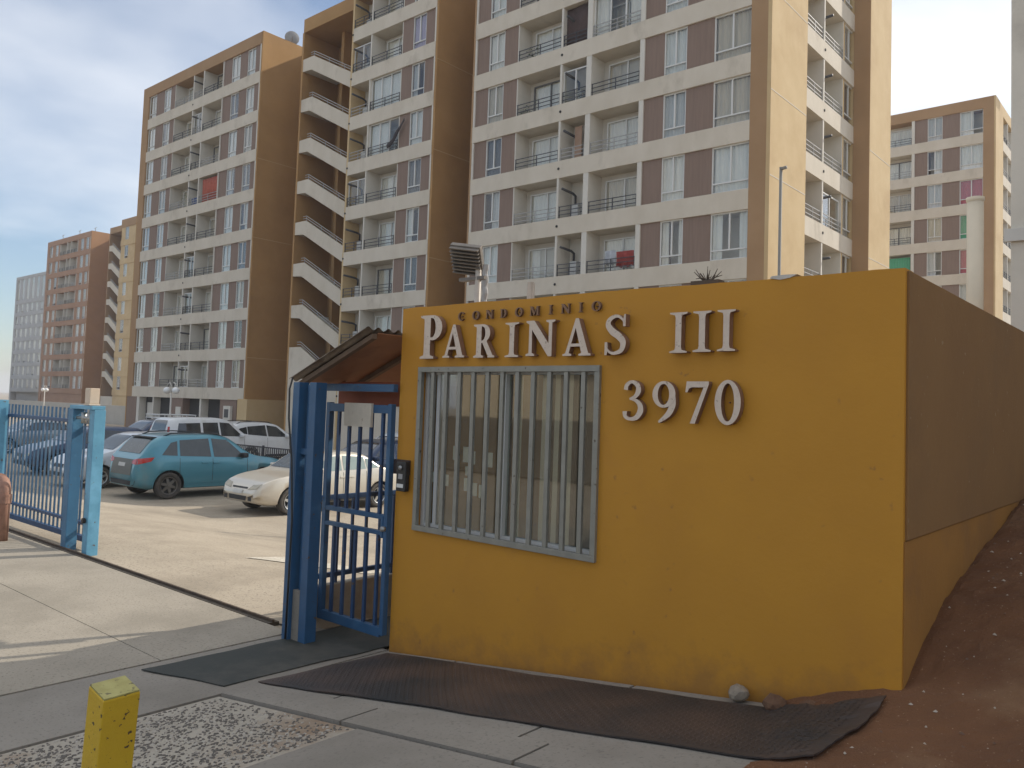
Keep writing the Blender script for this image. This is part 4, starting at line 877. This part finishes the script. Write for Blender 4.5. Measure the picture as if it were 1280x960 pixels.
class Body:
    def __init__(s, ty):
        d = TYPES[ty]; s.d = d; s.T = cubic(d['T']); s.B = cubic(d['B']); s.L = d['L']
    def W(s, x):
        d = min(x, s.L-x); k = max(0, 1-d/.75); f = 1-.17*k**2.2
        if d < .12: f -= .10*(1-d/.12)**2
        return s.d['W']*f
    def zb(s, x):
        d = min(x, s.L-x); return s.d['zb']+(.10*(1-d/.5)**2 if d < .5 else 0)
    def sec(s, x):
        T, W, zb = s.T(x), s.W(x), s.zb(x); Bz = min(s.B(x), T-.035); h = T-Bz; m = .55
        tum = .34
        p = [(0, zb), (.80*W, zb), (.95*W, zb+.05), (.985*W, zb+.16), (1.0*W, zb+(Bz-zb)*.45), (.998*W, zb+(Bz-zb)*.62), (.985*W, zb+(Bz-zb)*.85), (.968*W, Bz-.004)]
        for t in (.2, .5, .8): p.append((.962*W-tum*h*t, Bz+h*t))
        wt = .962*W-tum*h
        p += [(wt-.015, Bz+h*.93), (wt-.06, Bz+h*.975), (wt*.6, T-.006*min(1, h*6)), (0, T)]
        return p
    def side_y(s, x, z):
        p = s.sec(x)[2:12]
        if z <= p[0][1]: return p[0][0]
        for (y0, z0), (y1, z1) in zip(p, p[1:]):
            if z <= z1: return y0+(y1-y0)*(z-z0)/max(z1-z0, 1e-6)
        return p[-1][0]
    def end_x(s, y, z, front):
        xs = [s.L-.004*i for i in range(300)] if front else [.004*i for i in range(300)]
        for x in xs:
            if s.T(x) >= z and s.zb(x) <= z+.02 and s.side_y(x, z) >= abs(y): return x
        return xs[-1]
    def mesh(s, paint):
        b = MB(); n = 74; xs = [s.L*(.5-.5*math.cos(math.pi*i/n))*.45+s.L*i/n*.55 for i in range(n+1)]
        K = None
        for x in xs:
            p = s.sec(x); full = p + [(-q[0], q[1]) for q in p[-2:0:-1]]; K = len(full)
            b.v += [(x, q[0], q[1]) for q in full]
        for i in range(n):
            for j in range(K): b.f.append((i*K+j, i*K+(j+1) % K, (i+1)*K+(j+1) % K, (i+1)*K+j)); b.m.append(0)
        b.f.append(tuple(range(K))); b.m.append(0); b.f.append(tuple(n*K+j for j in reversed(range(K)))); b.m.append(0)
        me = b.mesh('car_body', [paint, trim], smooth=True)
        c = MB()
        for wx in s.d['wx']:
            for sg_ in (1, -1): c.tube([(wx, sg_*.50, s.d['wr']), (wx, sg_*1.2, s.d['wr'])], s.d['wr']+.055, 28, mi=0)
        cme = c.mesh('cut', trim)
        o1 = bpy.data.objects.new('tmp', me); o2 = bpy.data.objects.new('tmpc', cme); col.objects.link(o1); col.objects.link(o2)
        md = o1.modifiers.new('b', 'BOOLEAN'); md.object = o2; md.operation = 'DIFFERENCE'; md.solver = 'EXACT'
        dg = bpy.context.evaluated_depsgraph_get(); res = bpy.data.meshes.new_from_object(o1.evaluated_get(dg))
        bpy.data.objects.remove(o1); bpy.data.objects.remove(o2)
        for p in res.polygons:
            ctr = p.center
            for wx in s.d['wx']:
                rr = math.hypot(ctr.x-wx, ctr.z-s.d['wr'])
                if abs(ctr.y) < s.d['W']*.94 and rr < s.d['wr']+.06 and abs(ctr.y) > .45: p.material_index = 1; p.use_smooth = False
        return res
    def patch_side(s, q, sgn, off=.006, nu=8, nv=5):
        b = MB()
        for j in range(nv+1):
            for i in range(nu+1):
                a, c = i/nu, j/nv
                x = (q[0][0]*(1-a)+q[1][0]*a)*(1-c)+(q[3][0]*(1-a)+q[2][0]*a)*c; z = (q[0][1]*(1-a)+q[1][1]*a)*(1-c)+(q[3][1]*(1-a)+q[2][1]*a)*c
                b.v.append((x, sgn*(s.side_y(x, z)+off), z))
        for j in range(nv):
            for i in range(nu): k = j*(nu+1)+i; b.f.append((k, k+1, k+nu+2, k+nu+1) if sgn < 0 else (k, k+nu+1, k+nu+2, k+1)); b.m.append(0)
        return b
    def patch_end(s, q, front, off=.008, nu=8, nv=4):
        b = MB(); sg_ = 1 if front else -1
        for j in range(nv+1):
            for i in range(nu+1):
                a, c = i/nu, j/nv
                y = (q[0][0]*(1-a)+q[1][0]*a)*(1-c)+(q[3][0]*(1-a)+q[2][0]*a)*c; z = (q[0][1]*(1-a)+q[1][1]*a)*(1-c)+(q[3][1]*(1-a)+q[2][1]*a)*c
                b.v.append((s.end_x(y, z, front)+sg_*off, y, z))
        for j in range(nv):
            for i in range(nu): k = j*(nu+1)+i; b.f.append((k, k+1, k+nu+2, k+nu+1)); b.m.append(0)
        return b
    def patch_top(s, x0, x1, m0, m1, off=.007, nu=8, nv=10):
        """glass on the sloped screens: follows the top profile between x0 and x1"""
        b = MB()
        for j in range(nv+1):
            x = x0+(x1-x0)*j/nv; p = s.sec(x); wt = p[12][0]-(m0+(m1-m0)*j/nv)
            sl = (s.T(x+.01)-s.T(x-.01))/.02; nl = math.hypot(sl, 1)
            for i in range(nu+1):
                y = -wt+2*wt*i/nu; f = abs(y)/max(p[12][0], .01); z = s.T(x)-(.0 if f < .6 else (s.T(x)-p[12][1])*max(0, (f-.6)/.4)**1.0)
                b.v.append((x-sl/nl*off, y, z+off/nl+.002))
        for j in range(nv):
            for i in range(nu): k = j*(nu+1)+i; b.f.append((k, k+1, k+nu+2, k+nu+1)); b.m.append(0)
        return b
BODY = {}; WHL = {}
def wheel(r, rimm, sp=5):
    k = (r, rimm.name, sp)
    if k in WHL: return WHL[k]
    ty = MB().lathe([(r*.64, -.09), (r*.90, -.10), (r*.985, -.085), (r, -.05), (r, .05), (r*.985, .085), (r*.90, .10), (r*.64, .09)], 'y', 32, close=True).mesh('tyre', tyre_m, smooth=True)
    b = MB().lathe([(r*.64, .09), (r*.655, .102), (r*.60, .095), (r*.585, .05), (r*.60, -.06)], 'y', 28)
    for i in range(sp):
        a = 2*math.pi*i/sp+.3; ca, sa = math.cos(a), math.sin(a); w0, w1 = r*.12, r*.085
        q = [(r*.10, -w0), (r*.60, -w1), (r*.60, w1), (r*.10, w0)]
        o = len(b.v)
        for yy in (.085, .055): b.v += [(p[0]*ca-p[1]*sa, yy - (.01 if p[0] > r*.3 else 0), p[0]*sa+p[1]*ca) for p in q]
        for f in ((0, 1, 2, 3), (4, 7, 6, 5), (0, 4, 5, 1), (1, 5, 6, 2), (2, 6, 7, 3), (3, 7, 4, 0)): b.f.append(tuple(o+i_ for i_ in f)); b.m.append(0)
    b.lathe([(0, .092), (r*.12, .09), (r*.14, .07)], 'y', 14)
    b.lathe([(0, .02), (r*.60, .02)], 'y', 20, mi=1)
    WHL[k] = (ty, b.mesh('rim', [rimm, trim])); return WHL[k]
def car(ty, pos, rz, paint, label, rimm=rim_m, gl=cglass, rails=False, rack=None, spokes=5, front=True, glr=None, glside=None):
    B_ = BODY.setdefault(ty, Body(ty)); d = B_.d
    if (ty, 'm') not in BODY: BODY[(ty, 'm')] = B_.mesh(paint)
    me = BODY[(ty, 'm')].copy(); me.materials[0] = paint
    t = empty('parked_car', pos, label, 'car', rz=rz)
    t['group'] = 'cars parked inside the gate'
    off = Vector((-B_.L/2, 0, 0))
    P = lambda n, m_, par=None: link(n, m_, par or t, off if par is None else (0, 0, 0))
    body = P('body', me)
    for sg_ in (1, -1):
        for q in d['side']: P('side_window', B_.patch_side(q, sg_).mesh('sw', glside or gl, smooth=True, recalc=False))
        x0 = d['side'][1][0][0]-.03; x1 = d['side'][2][0][0]-.04; x2 = d['side'][2][1][0]+.05
        for xx in (x0+.02, x1, x2):
            zt = B_.B(xx)-.01; s2 = B_.patch_side([(xx-.006, d['zb']+.12), (xx+.006, d['zb']+.12), (xx+.006, zt), (xx-.006, zt)], sg_, .002, 1, 8)
            P('door_seam', s2.mesh('seam', trim, recalc=False))
        P('sill_trim', B_.patch_side([(d['wx'][0]+d['wr']+.09, d['zb']+.03), (d['wx'][1]-d['wr']-.09, d['zb']+.03), (d['wx'][1]-d['wr']-.09, d['zb']+.13), (d['wx'][0]+d['wr']+.09, d['zb']+.13)], sg_, .006).mesh('sill', paint if ty == 'suv' else trim, smooth=True, recalc=False))
        for xx in (x1-.22, x2-.9):
            y = sg_*(B_.side_y(xx, B_.B(xx)-.13)+.018); P('door_handle', MB().box(xx-.09, xx+.09, min(y, y-sg_*.03), max(y, y-sg_*.03), B_.B(xx)-.145, B_.B(xx)-.11).mesh('dh', paint, bevel=.01))
        xm = d['side'][2][1][0]-.12; ym = B_.side_y(xm, B_.B(xm)+.02); mb = MB(); a, c = sorted((sg_*(ym-.01), sg_*(ym+.20)))
        mb.box(xm-.05, xm+.10, a, c, B_.B(xm)+.01, B_.B(xm)+.14); P('wing_mirror', mb.mesh('mir', paint if ty != 'suv' else trim, bevel=.035, smooth=True))
    P('windscreen', B_.patch_top(d['ws'][0], d['ws'][1], .03, .02).mesh('ws', gl, smooth=True, recalc=False))
    P('rear_window', B_.patch_top(d['rw'][0], d['rw'][1], .10, .05).mesh('rw', glr or gl, smooth=True, recalc=False))
    W = d['W']
    # front face
    hz = .70 if ty in ('suv', 'tucson', 'van') else .60
    for sg_ in (1, -1):
        P('headlight', B_.patch_end([(sg_*.40*W, hz-.04), (sg_*.80*W, hz+.0), (sg_*.84*W, hz+.11), (sg_*.50*W, hz+.075)], True).mesh('hl', headl, smooth=True, recalc=False))
        P('fog_lamp', B_.patch_end([(sg_*.50*W, .33), (sg_*.66*W, .33), (sg_*.66*W, .42), (sg_*.50*W, .42)], True, .008, 3, 3).mesh('fl', trim, smooth=True, recalc=False))
        tz = .92 if ty in ('suv', 'tucson') else (.72 if ty == 'sedan' else .85)
        if ty == 'van': q = [(.03, .95), (.12, .95), (.20, 1.45), (.13, 1.45)]
        elif ty == 'sedan': q = [(.02, .66), (.22, .68), (.26, .82), (.04, .82)]
        else: q = [(.035, tz-.05), (.36, tz+.03), (.44, tz+.13), (.08, tz+.10)]
        tl = P('tail_light', B_.patch_side(q, sg_, .008).mesh('tl', redl, smooth=True, recalc=False))
        qe = [(sg_*.52*W, tz-.03), (sg_*.80*W, tz-.05), (sg_*.80*W, tz+.10), (sg_*.60*W, tz+.06)]
        link('lens', B_.patch_end(qe, False).mesh('tl2', redl, smooth=True, recalc=False), tl)
    P('grille', B_.patch_end([(-.36*W, hz-.055), (.36*W, hz-.055), (.38*W, hz+.05), (-.38*W, hz+.05)] if ty != 'sedan' else [(-.36*W, .585), (.36*W, .585), (.37*W, .62), (-.37*W, .62)], True).mesh('gr', trim, smooth=True, recalc=False))
    P('lower_grille', B_.patch_end([(-.40*W, .33), (.40*W, .33), (.42*W, .43), (-.42*W, .43)], True).mesh('lg', trim, smooth=True, recalc=False))
    P('number_plate', B_.patch_end([(-.18, .47), (.18, .47), (.18, .56), (-.18, .56)], True, .02, 2, 2).mesh('np', plate_m, recalc=False))
    rzp = .80 if ty != 'sedan' else .62
    P('number_plate', B_.patch_end([(-.18, rzp), (.18, rzp), (.18, rzp+.09), (-.18, rzp+.09)], False, .015, 2, 2).mesh('np', plate_m, recalc=False))
    P('rear_bumper_trim', B_.patch_end([(-.75*W, .36), (.75*W, .36), (.80*W, .47), (-.80*W, .47)], False).mesh('rb', trim, smooth=True, recalc=False))
    ty_m, rm = wheel(d['wr'], rimm, spokes)
    for wx in d['wx']:
        for sg_ in (1, -1):
            o = link('wheel', ty_m, t, off+Vector((wx, sg_*(W-.125), d['wr'])), 0 if sg_ > 0 else math.pi); link('rim', rm, o)
    if rails:
        for sg_ in (1, -1):
            y = sg_*(B_.sec(1.6)[11][0]-.05); P('roof_rail', MB().tube([(.75, y, B_.T(.75)-.02), (.95, y, B_.T(.95)+.035), (1.6, y, B_.T(1.6)+.03), (2.2, y, B_.T(2.2)+.02), (2.4, y, B_.T(2.4)-.03)], .018, 6).mesh('rail', trim if rails is True else rails, smooth=True))
    if rack:
        z = B_.T(1.4)+.06; y = .55; rb = MB()
        for zz in (z, z+.13): rb.tube([(.6, -y, zz), (2.2, -y, zz), (2.2, y, zz), (.6, y, zz), (.6, -y, zz)], .022, 6)
        for xx in (.62, 1.0, 1.4, 1.8, 2.18):
            rb.tube([(xx, -y, z), (xx, y, z)], .015, 5); rb.tube([(xx, y, z-.1), (xx, y, z+.13)], .018, 5); rb.tube([(xx, -y, z-.1), (xx, -y, z+.13)], .018, 5)
        P('roof_rack', rb.mesh('rack', rack))
    if ty == 'suv':
        P('tailgate_panel', B_.patch_end([(-.62*W, .60), (.62*W, .60), (.60*W, .99), (-.60*W, .99)], False, .010).mesh('tp', bpy.data.materials['dusty_tailgate'], smooth=True, recalc=False))
        P('tailgate_spoiler', MB().box(.46, .62, -.55, .55, 1.505, 1.535).mesh('spo', trim, bevel=.01))
    return t
def paint(name, c, dust=(.35, .3, .24), rough=.28, metal=.5, dt=(.55, .8)):
    return mat(name, c, tuple(x*.93 for x in c), 3, rough, metal=metal, coat=.6, c3=dust, s3=1.1, t3=dt)
mat('dusty_tailgate', (.16, .155, .135), (.13, .135, .12), 3, .6)
H = math.pi/2; PZ = -.56
teal = paint('teal_metallic', (.075, .255, .325), (.17, .245, .26), metal=.25)
champ = paint('champagne_metallic', (.60, .55, .46), (.46, .38, .27), metal=.25)
white = paint('white_car_paint', (.66, .67, .67), (.5, .47, .42), metal=0)
white2 = paint('cool_white_car_paint', (.58, .61, .63), (.48, .46, .42), metal=0)
dkblue = paint('dark_blue_car_paint', (.03, .05, .10), (.12, .11, .1), metal=.4)
black = paint('charcoal_car_paint', (.03, .032, .036), (.12, .11, .1), metal=.3)
silver = paint('silver_car_paint', (.36, .38, .40), (.35, .31, .26), metal=.6)
def cpos(side_x, y_end, ty, face, z=PZ):
    L_, W_ = TYPES[ty]['L'], TYPES[ty]['W']
    return (side_x-W_, y_end+L_/2, z)
car('suv', cpos(-19.75, 9.08, 'suv', 1), H, teal, 'dusty teal compact SUV parked with its rear to the entrance', rimm=rim_d, gl=cglass_l, glr=cglass_l, rails=True, spokes=6, glside=cglass_l)
car('sedan', cpos(-15.66, 9.86, 'sedan', -1), -H, champ, 'pale champagne sedan parked nose towards the entrance in full sun', gl=cglass_l, glside=cglass_lit)
car('hatch', cpos(-22.9, 8.75, 'hatch', -1), -H, white2, 'white hatchback parked nose out right beside the teal SUV', gl=cglass_l)
car('hatch', cpos(-17.95, 13.6, 'hatch', -1), -H, dkblue, 'dark blue hatchback whose bonnet shows behind the champagne sedan', gl=cglass)
car('tucson', cpos(-29.0, 16.5, 'tucson', 1), H, white, 'white SUV with red tail lamps parked behind the black railing', gl=cglass, rails=trim)
car('van', cpos(-28.9, 14.3, 'van', 1), H, white, 'white tall people carrier parked next to the car with roof rack', gl=cglass)
car('suv', cpos(-32.2, 13.6, 'suv', -1), -H, dkblue, 'dark blue SUV carrying a white roof rack', gl=cglass, rack=mat('white_rack', (.6, .6, .58), rough=.4))
car('hatch', cpos(-33.2, 19.4, 'hatch', 1), H, black, 'black hatchback between the white people carrier and white SUV', gl=cglass)
car('tucson', cpos(-19.2, 16.8, 'tucson', 1), H, white2, 'white SUV seen through the upper bars of the pedestrian gate', gl=cglass)
car('sedan', cpos(-37.5, 11.0, 'sedan', -1), -H, silver, 'silver sedan beyond the dark blue SUV with the roof rack', gl=cglass)
car('hatch', cpos(-27.2, 9.2, 'hatch', -1), -H, dkblue, 'dark hatchback glimpsed through the bars of the sliding gate', gl=cglass)

# ---------------------------------------------------------------- small things
# parking railing
FN = empty('parking_railing', (-27.5, 16.0, PZ), 'low black metal railing between the parked cars', 'railing')
link('rail', MB().box(0, 11, -.02, .02, .88, .92).box(0, 11, -.02, .02, .14, .18).mesh('rl', rail_d), FN)
bme = MB().box(-.014, .014, -.014, .014, .18, .88).mesh('bar', rail_d)
for i in range(84): link('bar', bme, FN, (.06+.13*i, 0, 0))
for i in range(6): link('post', MB().box(-.03, .03, -.03, .03, 0, .96).mesh('post', rail_d), FN, (2.2*i+.02, 0, 0))
# street lamps of the lot
def lamp(x, y, label, top=2.66, lit=True):
    t = empty('globe_lamp', (x, y, -.7), label, 'street lamp', 'globe lamps of the car park')
    gm = bpy.data.materials.get('lamp_globe') or mat('lamp_globe', (.78, .78, .76), rough=.25); h = top+.7
    link('pole', MB().tube([(0, 0, 0), (0, 0, h-.5)], [.05, .035], 8).mesh('pole', cream_in, smooth=True), t)
    for sg_ in (-1, 1):
        ar = link('arm', MB().tube([(0, 0, h-.6), (sg_*.04, 0, h-.15), (sg_*.18, 0, h), (sg_*.36, 0, h-.08), (sg_*.42, 0, h-.22)], .022, 6).mesh('arm', cream_in, smooth=True), t)
        link('globe', MB().lathe([(.0, -.16), (.09, -.14), (.15, -.07), (.17, 0), (.15, .08), (.08, .14), (0, .16)], 'z', 14, (sg_*.42, 0, h-.38)).mesh('globe', gm, smooth=True), ar)
lamp(-36.2, 18.0, 'double globe lamp post rising in front of the tan tower ground floor')
lamp(-78.5, 27.5, 'double globe lamp post far off in front of the terracotta tower', top=2.6)
# long grey wall at the far side of the lot, shed beyond
tag(link('boundary_wall', MB().box(-175, -61, 33, 33.2, -1, 1.0).mesh('bw', mat('grey_block_wall', (.42, .40, .36), (.37, .35, .31), .8, .9))), 'long low grey wall across the far end of the car park', 'wall')
SH = empty('open_shed', (-165, 40, -1), 'low open shed with pale roof far beyond the sliding gate', 'shed')
link('roof', MB().prism([(-14, 5.0), (0, 6.0), (14, 5.0), (14, 4.7), (0, 5.7), (-14, 4.7)], -6, 6).mesh('roof', mat('shed_roof', (.42, .38, .32), (.36, .32, .27), .8, .8)), SH)
link('back_wall', MB().box(-13.5, 13.5, 5.5, 5.8, 0, 4.7).mesh('bw', mat('shed_yellow', (.55, .46, .27), (.48, .40, .24), .5, .9)), SH)
for i in range(8): link('column', MB().box(-13.4+3.8*i, -13.1+3.8*i, -5.8, -5.5, 0, 4.7).mesh('c', cream_in), SH)
link('front_wall', MB().box(-14, 14, -6.2, -6.0, 0, 2.2).mesh('fw', mat('shed_brown', (.22, .13, .09), (.18, .1, .07), .5, .9)), SH)
# flood light on its mast behind the front wall
FL = empty('flood_light', (-5.78+.0, 6.0, 0), 'ribbed flood light on a steel mast rising behind the gatehouse', 'flood light')
link('mast', MB().tube([(.08, 0, 2.3), (.08, 0, 3.48)], .032, 10).mesh('mast', mat('pale_pipe', (.55, .48, .40), (.46, .39, .32), 8, .5), smooth=True), FL)
link('conduit', MB().tube([(.16+.008*math.sin(i*1.5), .02, 2.3+i*.033) for i in range(36)], .03, 8).mesh('conduit', rail_g), FL)
hd = link('lamp_head', MB().box(-.17, .17, -.03, .03, -.16, .16).mesh('hd', mat('lamp_casting', (.20, .175, .15), (.16, .14, .12), 8, .6, metal=.3), bevel=.008), FL, (-.02, -.06, 3.52)); hd.rotation_euler = (R(38), R(8), R(20))
for i in range(8): link('cooling_fin', MB().box(-.16, .16, -.075, -.031, -.14+.04*i-.006, -.14+.04*i+.006).mesh('fin', bpy.data.materials['lamp_casting']), hd)
link('bracket', MB().box(-.17, .19, -.03, .03, 3.30, 3.335).mesh('br', bpy.data.materials['lamp_casting']), FL)
tag(link('vent_stub', MB().tube([(-4.33, 5.2, 2.6), (-4.33, 5.2, 3.06)], .03, 10).tube([(-4.30, 5.2, 2.6), (-4.30, 5.2, 3.05)], .012, 6).mesh('stub', mat('stub_pipe', (.45, .36, .28), (.3, .24, .18), 8, .6), smooth=True)), 'short vent pipe poking above the gatehouse roof near the flood light', 'pipe')
tag(link('vent_pipe', MB().tube([(-1.60, 8.15, 2.2), (-1.60, 8.15, 4.0)], .068, 18).lathe([(.068, 4.0), (.075, 4.01), (.075, 4.04), (.0, 4.05)], 'z', 18, (-1.6, 8.15, 0)).mesh('vp', mat('pale_vent_pipe', (.72, .61, .45), (.64, .54, .40), 2, .6), smooth=True)), 'thick pale vent pipe standing behind the gatehouse side wall', 'pipe')
tag(link('steel_pole', MB().tube([(-8.38, 20, -.8), (-8.38, 20, 8.45)], .042, 8).tube([(-8.38, 19.98, 8.4), (-8.22, 19.98, 8.42)], .045, 8).mesh('sp', mat('dull_pole', (.22, .21, .19), rough=.7), smooth=True)), 'slim steel pole in front of the sunlit tower side wall', 'pole')
# dry twigs on the roof edge
tw = MB(); rr = random.Random(3)
for i in range(16):
    a = rr.uniform(0, 6.28); r_ = rr.uniform(.03, .11); tw.tube([(0, 0, 0), (r_*.5*math.cos(a), r_*.4*math.sin(a), .03), (r_*math.cos(a), r_*.6*math.sin(a), rr.uniform(.02, .10))], [.007, .004, .002], 4)
tw.box(-.10, .09, -.03, .05, -.02, .012)
o = tag(link('dry_twigs', tw.mesh('twigs', mat('dry_twig', (.10, .075, .055), rough=.9))), 'tuft of dry twigs on the gatehouse roof edge', 'twigs'); o.location = (-2.37, 4.56, 2.82)
# satellite dishes
def dish(x, y, z, r, rz, label, m):
    t = empty('satellite_dish', (x, y, z), label, 'dish', 'roof dishes', rz)
    link('reflector', MB().lathe([(0, 0), (r*.5, .03*r), (r*.8, .11*r), (r, .2*r)], 'y', 20).mesh('ref', m, smooth=True), t, (0, 0, r*.9))
    link('arm', MB().tube([(0, 0, r*.2), (0, -.45*r*2, r*.7)], .02, 5).tube([(0, .03, -.1), (0, .03, r*.8)], .03, 6).mesh('arm', m), t)
dm = mat('grey_dish', (.30, .29, .28), (.25, .24, .23), 5, .6)
dish(-43.8, 28.3, ROOF, .45, R(60), 'grey dish on the side wall top of the tan tower', dm)
dish(-41.2, 28.0, ROOF-.3, .4, R(-20), 'grey dish at the roof corner of the stair tower', dm)
for i, (x, y) in enumerate(((-128, 46), (-122, 46), (-118, 46.5))):
    tag(link('roof_antenna', MB().tube([(x, y, ROOF), (x, y, ROOF+.7)], .04, 5).tube([(x-.4, y, ROOF+.6), (x+.4, y, ROOF+.72)], .03, 5).mesh('ant', dm)), ['thin antenna near the outer roof corner of the terracotta tower', 'thin antenna midway along the roof of the terracotta tower', 'thin antenna beside the stair end of the terracotta tower roof'][i], 'antenna', 'antennas on the terracotta tower')
# things on the balconies
def hang(name, x0, x1, y, z0, z1, c, label, cat, fold=5):
    m = mat(name+'_cloth', c, tuple(k*.75 for k in c), 6, .95); b = MB(); n = 18
    for i in range(n+1):
        x = x0+(x1-x0)*i/n; d = .035*math.sin(i*fold*.35)
        b.v += [(x, y+d, z1), (x, y+d*1.6+.02, (z0+z1)/2), (x, y+d*2, z0+.05*math.sin(i*.9))]
    for i in range(n):
        for j in range(2): k = 3*i+j; b.f.append((k, k+1, k+4, k+3)); b.m.append(0)
    o = link(name, b.mesh(name, m, smooth=True, recalc=False)); sm = o.modifiers.new('t', 'SOLIDIFY'); sm.thickness = .012
    return tag(o, label, cat)
L5 = LV
hang('blanket', -50.3, -48.4, 26.33, LV[5]-.05, LV[5]+1.55, (.42, .11, .07), 'orange red blanket hung on a balcony of the tan tower', 'blanket')
hang('laundry', -51.6, -50.7, 26.3, LV[5]+.05, LV[5]+.5, (.10, .14, .28), 'blue laundry beside the orange blanket on the tan tower', 'laundry')
hang('laundry', -18.9, -17.2, 26.35, LV[7]+.15, LV[7]+1.2, (.12, .13, .19), 'dark jackets drying on an upper balcony of the largest tower', 'laundry', 9)
hang('roller_blind', -20.48, -19.3, 26.42, LV[6]-.02, LV[6]+1.65, (.085, .055, .05), 'dark brown blind closing a narrow balcony of the largest tower', 'blind', 1)
hang('laundry', -17.6, -16.8, 26.3, LV[2]+.15, LV[2]+.75, (.38, .07, .06), 'red cloth drying on the lowest balcony of the largest tower', 'laundry', 8)
hang('laundry', -18.2, -17.7, 26.4, LV[2]+.3, LV[2]+.85, (.62, .64, .68), 'white cloth drying beside the red cloth on the largest tower', 'laundry', 8)
hang('laundry', -20.2, -19.7, 26.3, LV[7]+.6, LV[7]+1.15, (.06, .08, .16), 'navy shirt hung in a narrow balcony of the largest tower', 'laundry')
dbn = MB()
for k in range(13):
    t_ = k/12; xx = -30.2-1.25*t_**.8; zz = LV[5]+1.35-1.15*t_-.25*math.sin(t_*3.1); w_ = .06+.10*math.sin(t_*2.8)
    dbn.v += [(xx-.03, 26.08+.03*math.sin(k), zz+w_), (xx+.03, 26.06, zz-w_)]
for k in range(12): dbn.f.append((2*k, 2*k+2, 2*k+3, 2*k+1)); dbn.m.append(0)
dbo = link('cloth_strip', dbn.mesh('cloth_strip', mat('dark_strip_cloth', (.035, .028, .03), rough=.95), smooth=True, recalc=False)); dbo.modifiers.new('t', 'SOLIDIFY').thickness = .015
tag(dbo, 'dark twisted cloth strip hung outside a window of the stair tower', 'cloth')
tag(link('board', MB().box(-20.1, -19.75, 26.7, 26.75, LV[4]-.5, LV[4]+1.5).mesh('bd', mat('pine_board', (.42, .28, .20), (.36, .23, .16), 4, .8))), 'pinkish board standing in a narrow balcony of the largest tower', 'board')
def plant(x, y, z, label, pot=(.32, .12, .07), h=.55, n=60, c=(.05, .10, .035)):
    t = empty('potted_plant', (x, y, z), label, 'plant', 'balcony plants'); rr = random.Random(int(x*10))
    link('pot', MB().lathe([(0, 0), (.10, 0), (.13, .22), (.14, .22), (.12, .2), (0, .19)], 'z', 10).mesh('pot', mat('pot', pot)), t)
    b = MB()
    for i in range(n):
        a = rr.uniform(0, 6.28); r_ = rr.uniform(0, .24); zz = .2+rr.uniform(.02, h); s = rr.uniform(.04, .09); p = Vector((r_*math.cos(a), r_*math.sin(a), zz))
        d = Vector((math.cos(a), math.sin(a), rr.uniform(-.5, .8)))*s; e = Vector((-math.sin(a), math.cos(a), rr.uniform(-.3, .3)))*s*.5
        b.quad(p, p+d*.5+e, p+d, p+d*.5-e)
    link('foliage', b.mesh('fol', mat('leaf', c, tuple(k*1.6 for k in c), 12, .7), recalc=False), t)
plant(-22.5, 26.55, LV[6]-.1, 'bushy potted plant on a balcony next to the brown blind')
plant(-22.7, 26.55, LV[5]-.1, 'potted plant on the balcony below the bushy one', h=.4)
plant(-19.8, 26.6, LV[5]-.1, 'small plant in the narrow balcony under the brown blind', h=.35)
plant(-53.2, 26.6, LV[5]-.1, 'tall plant on the tan tower balcony left of the orange blanket', h=1.2, n=110)
plant(-11.6, 32.3, LV[7]-.45, 'red flowering plant on a side balcony of the sunlit wall', h=.5, c=(.4, .03, .05))

# house and wall across the street, behind the camera: they show in the gatehouse window
HO = empty('street_house', (-17, -13, 0), 'beige house across the street, seen only reflected in the gatehouse window', 'house')
bei = mat('beige_house_render', (.62, .52, .38), (.56, .46, .33), .8, .9)
link('wall', MB().box(-1.9, 1.5, -3, 3, 0, 3.3).mesh('w', bei), HO)
link('roof', MB().box(-2.1, 1.7, -3.3, 3.3, 3.302, 3.45).mesh('r', pale_con), HO)
tag(link('street_wall', MB().box(-40, -6, -9.4, -9.2, 0, 1.7).mesh('sw', mat('grey_street_wall', (.20, .175, .145), (.16, .14, .115), .8, .9))), 'dark grey wall across the street in front of the beige house', 'wall')

# thin morning haze: one closed box round the place, sky outside
hz = bpy.data.materials.new('haze'); hz.use_nodes = True; hn_ = hz.node_tree.nodes; hn_.clear()
ho_ = hn_.new('ShaderNodeOutputMaterial'); hv = hn_.new('ShaderNodeVolumePrincipled'); hv.inputs['Density'].default_value = .0008; hv.inputs['Color'].default_value = (.95, .96, 1, 1)
hz.node_tree.links.new(hv.outputs[0], ho_.inputs['Volume'])
struct(link('haze', MB().box(-1600, 1600, -1300, 1600, -3, 27).mesh('haze', hz)), 'stuff')
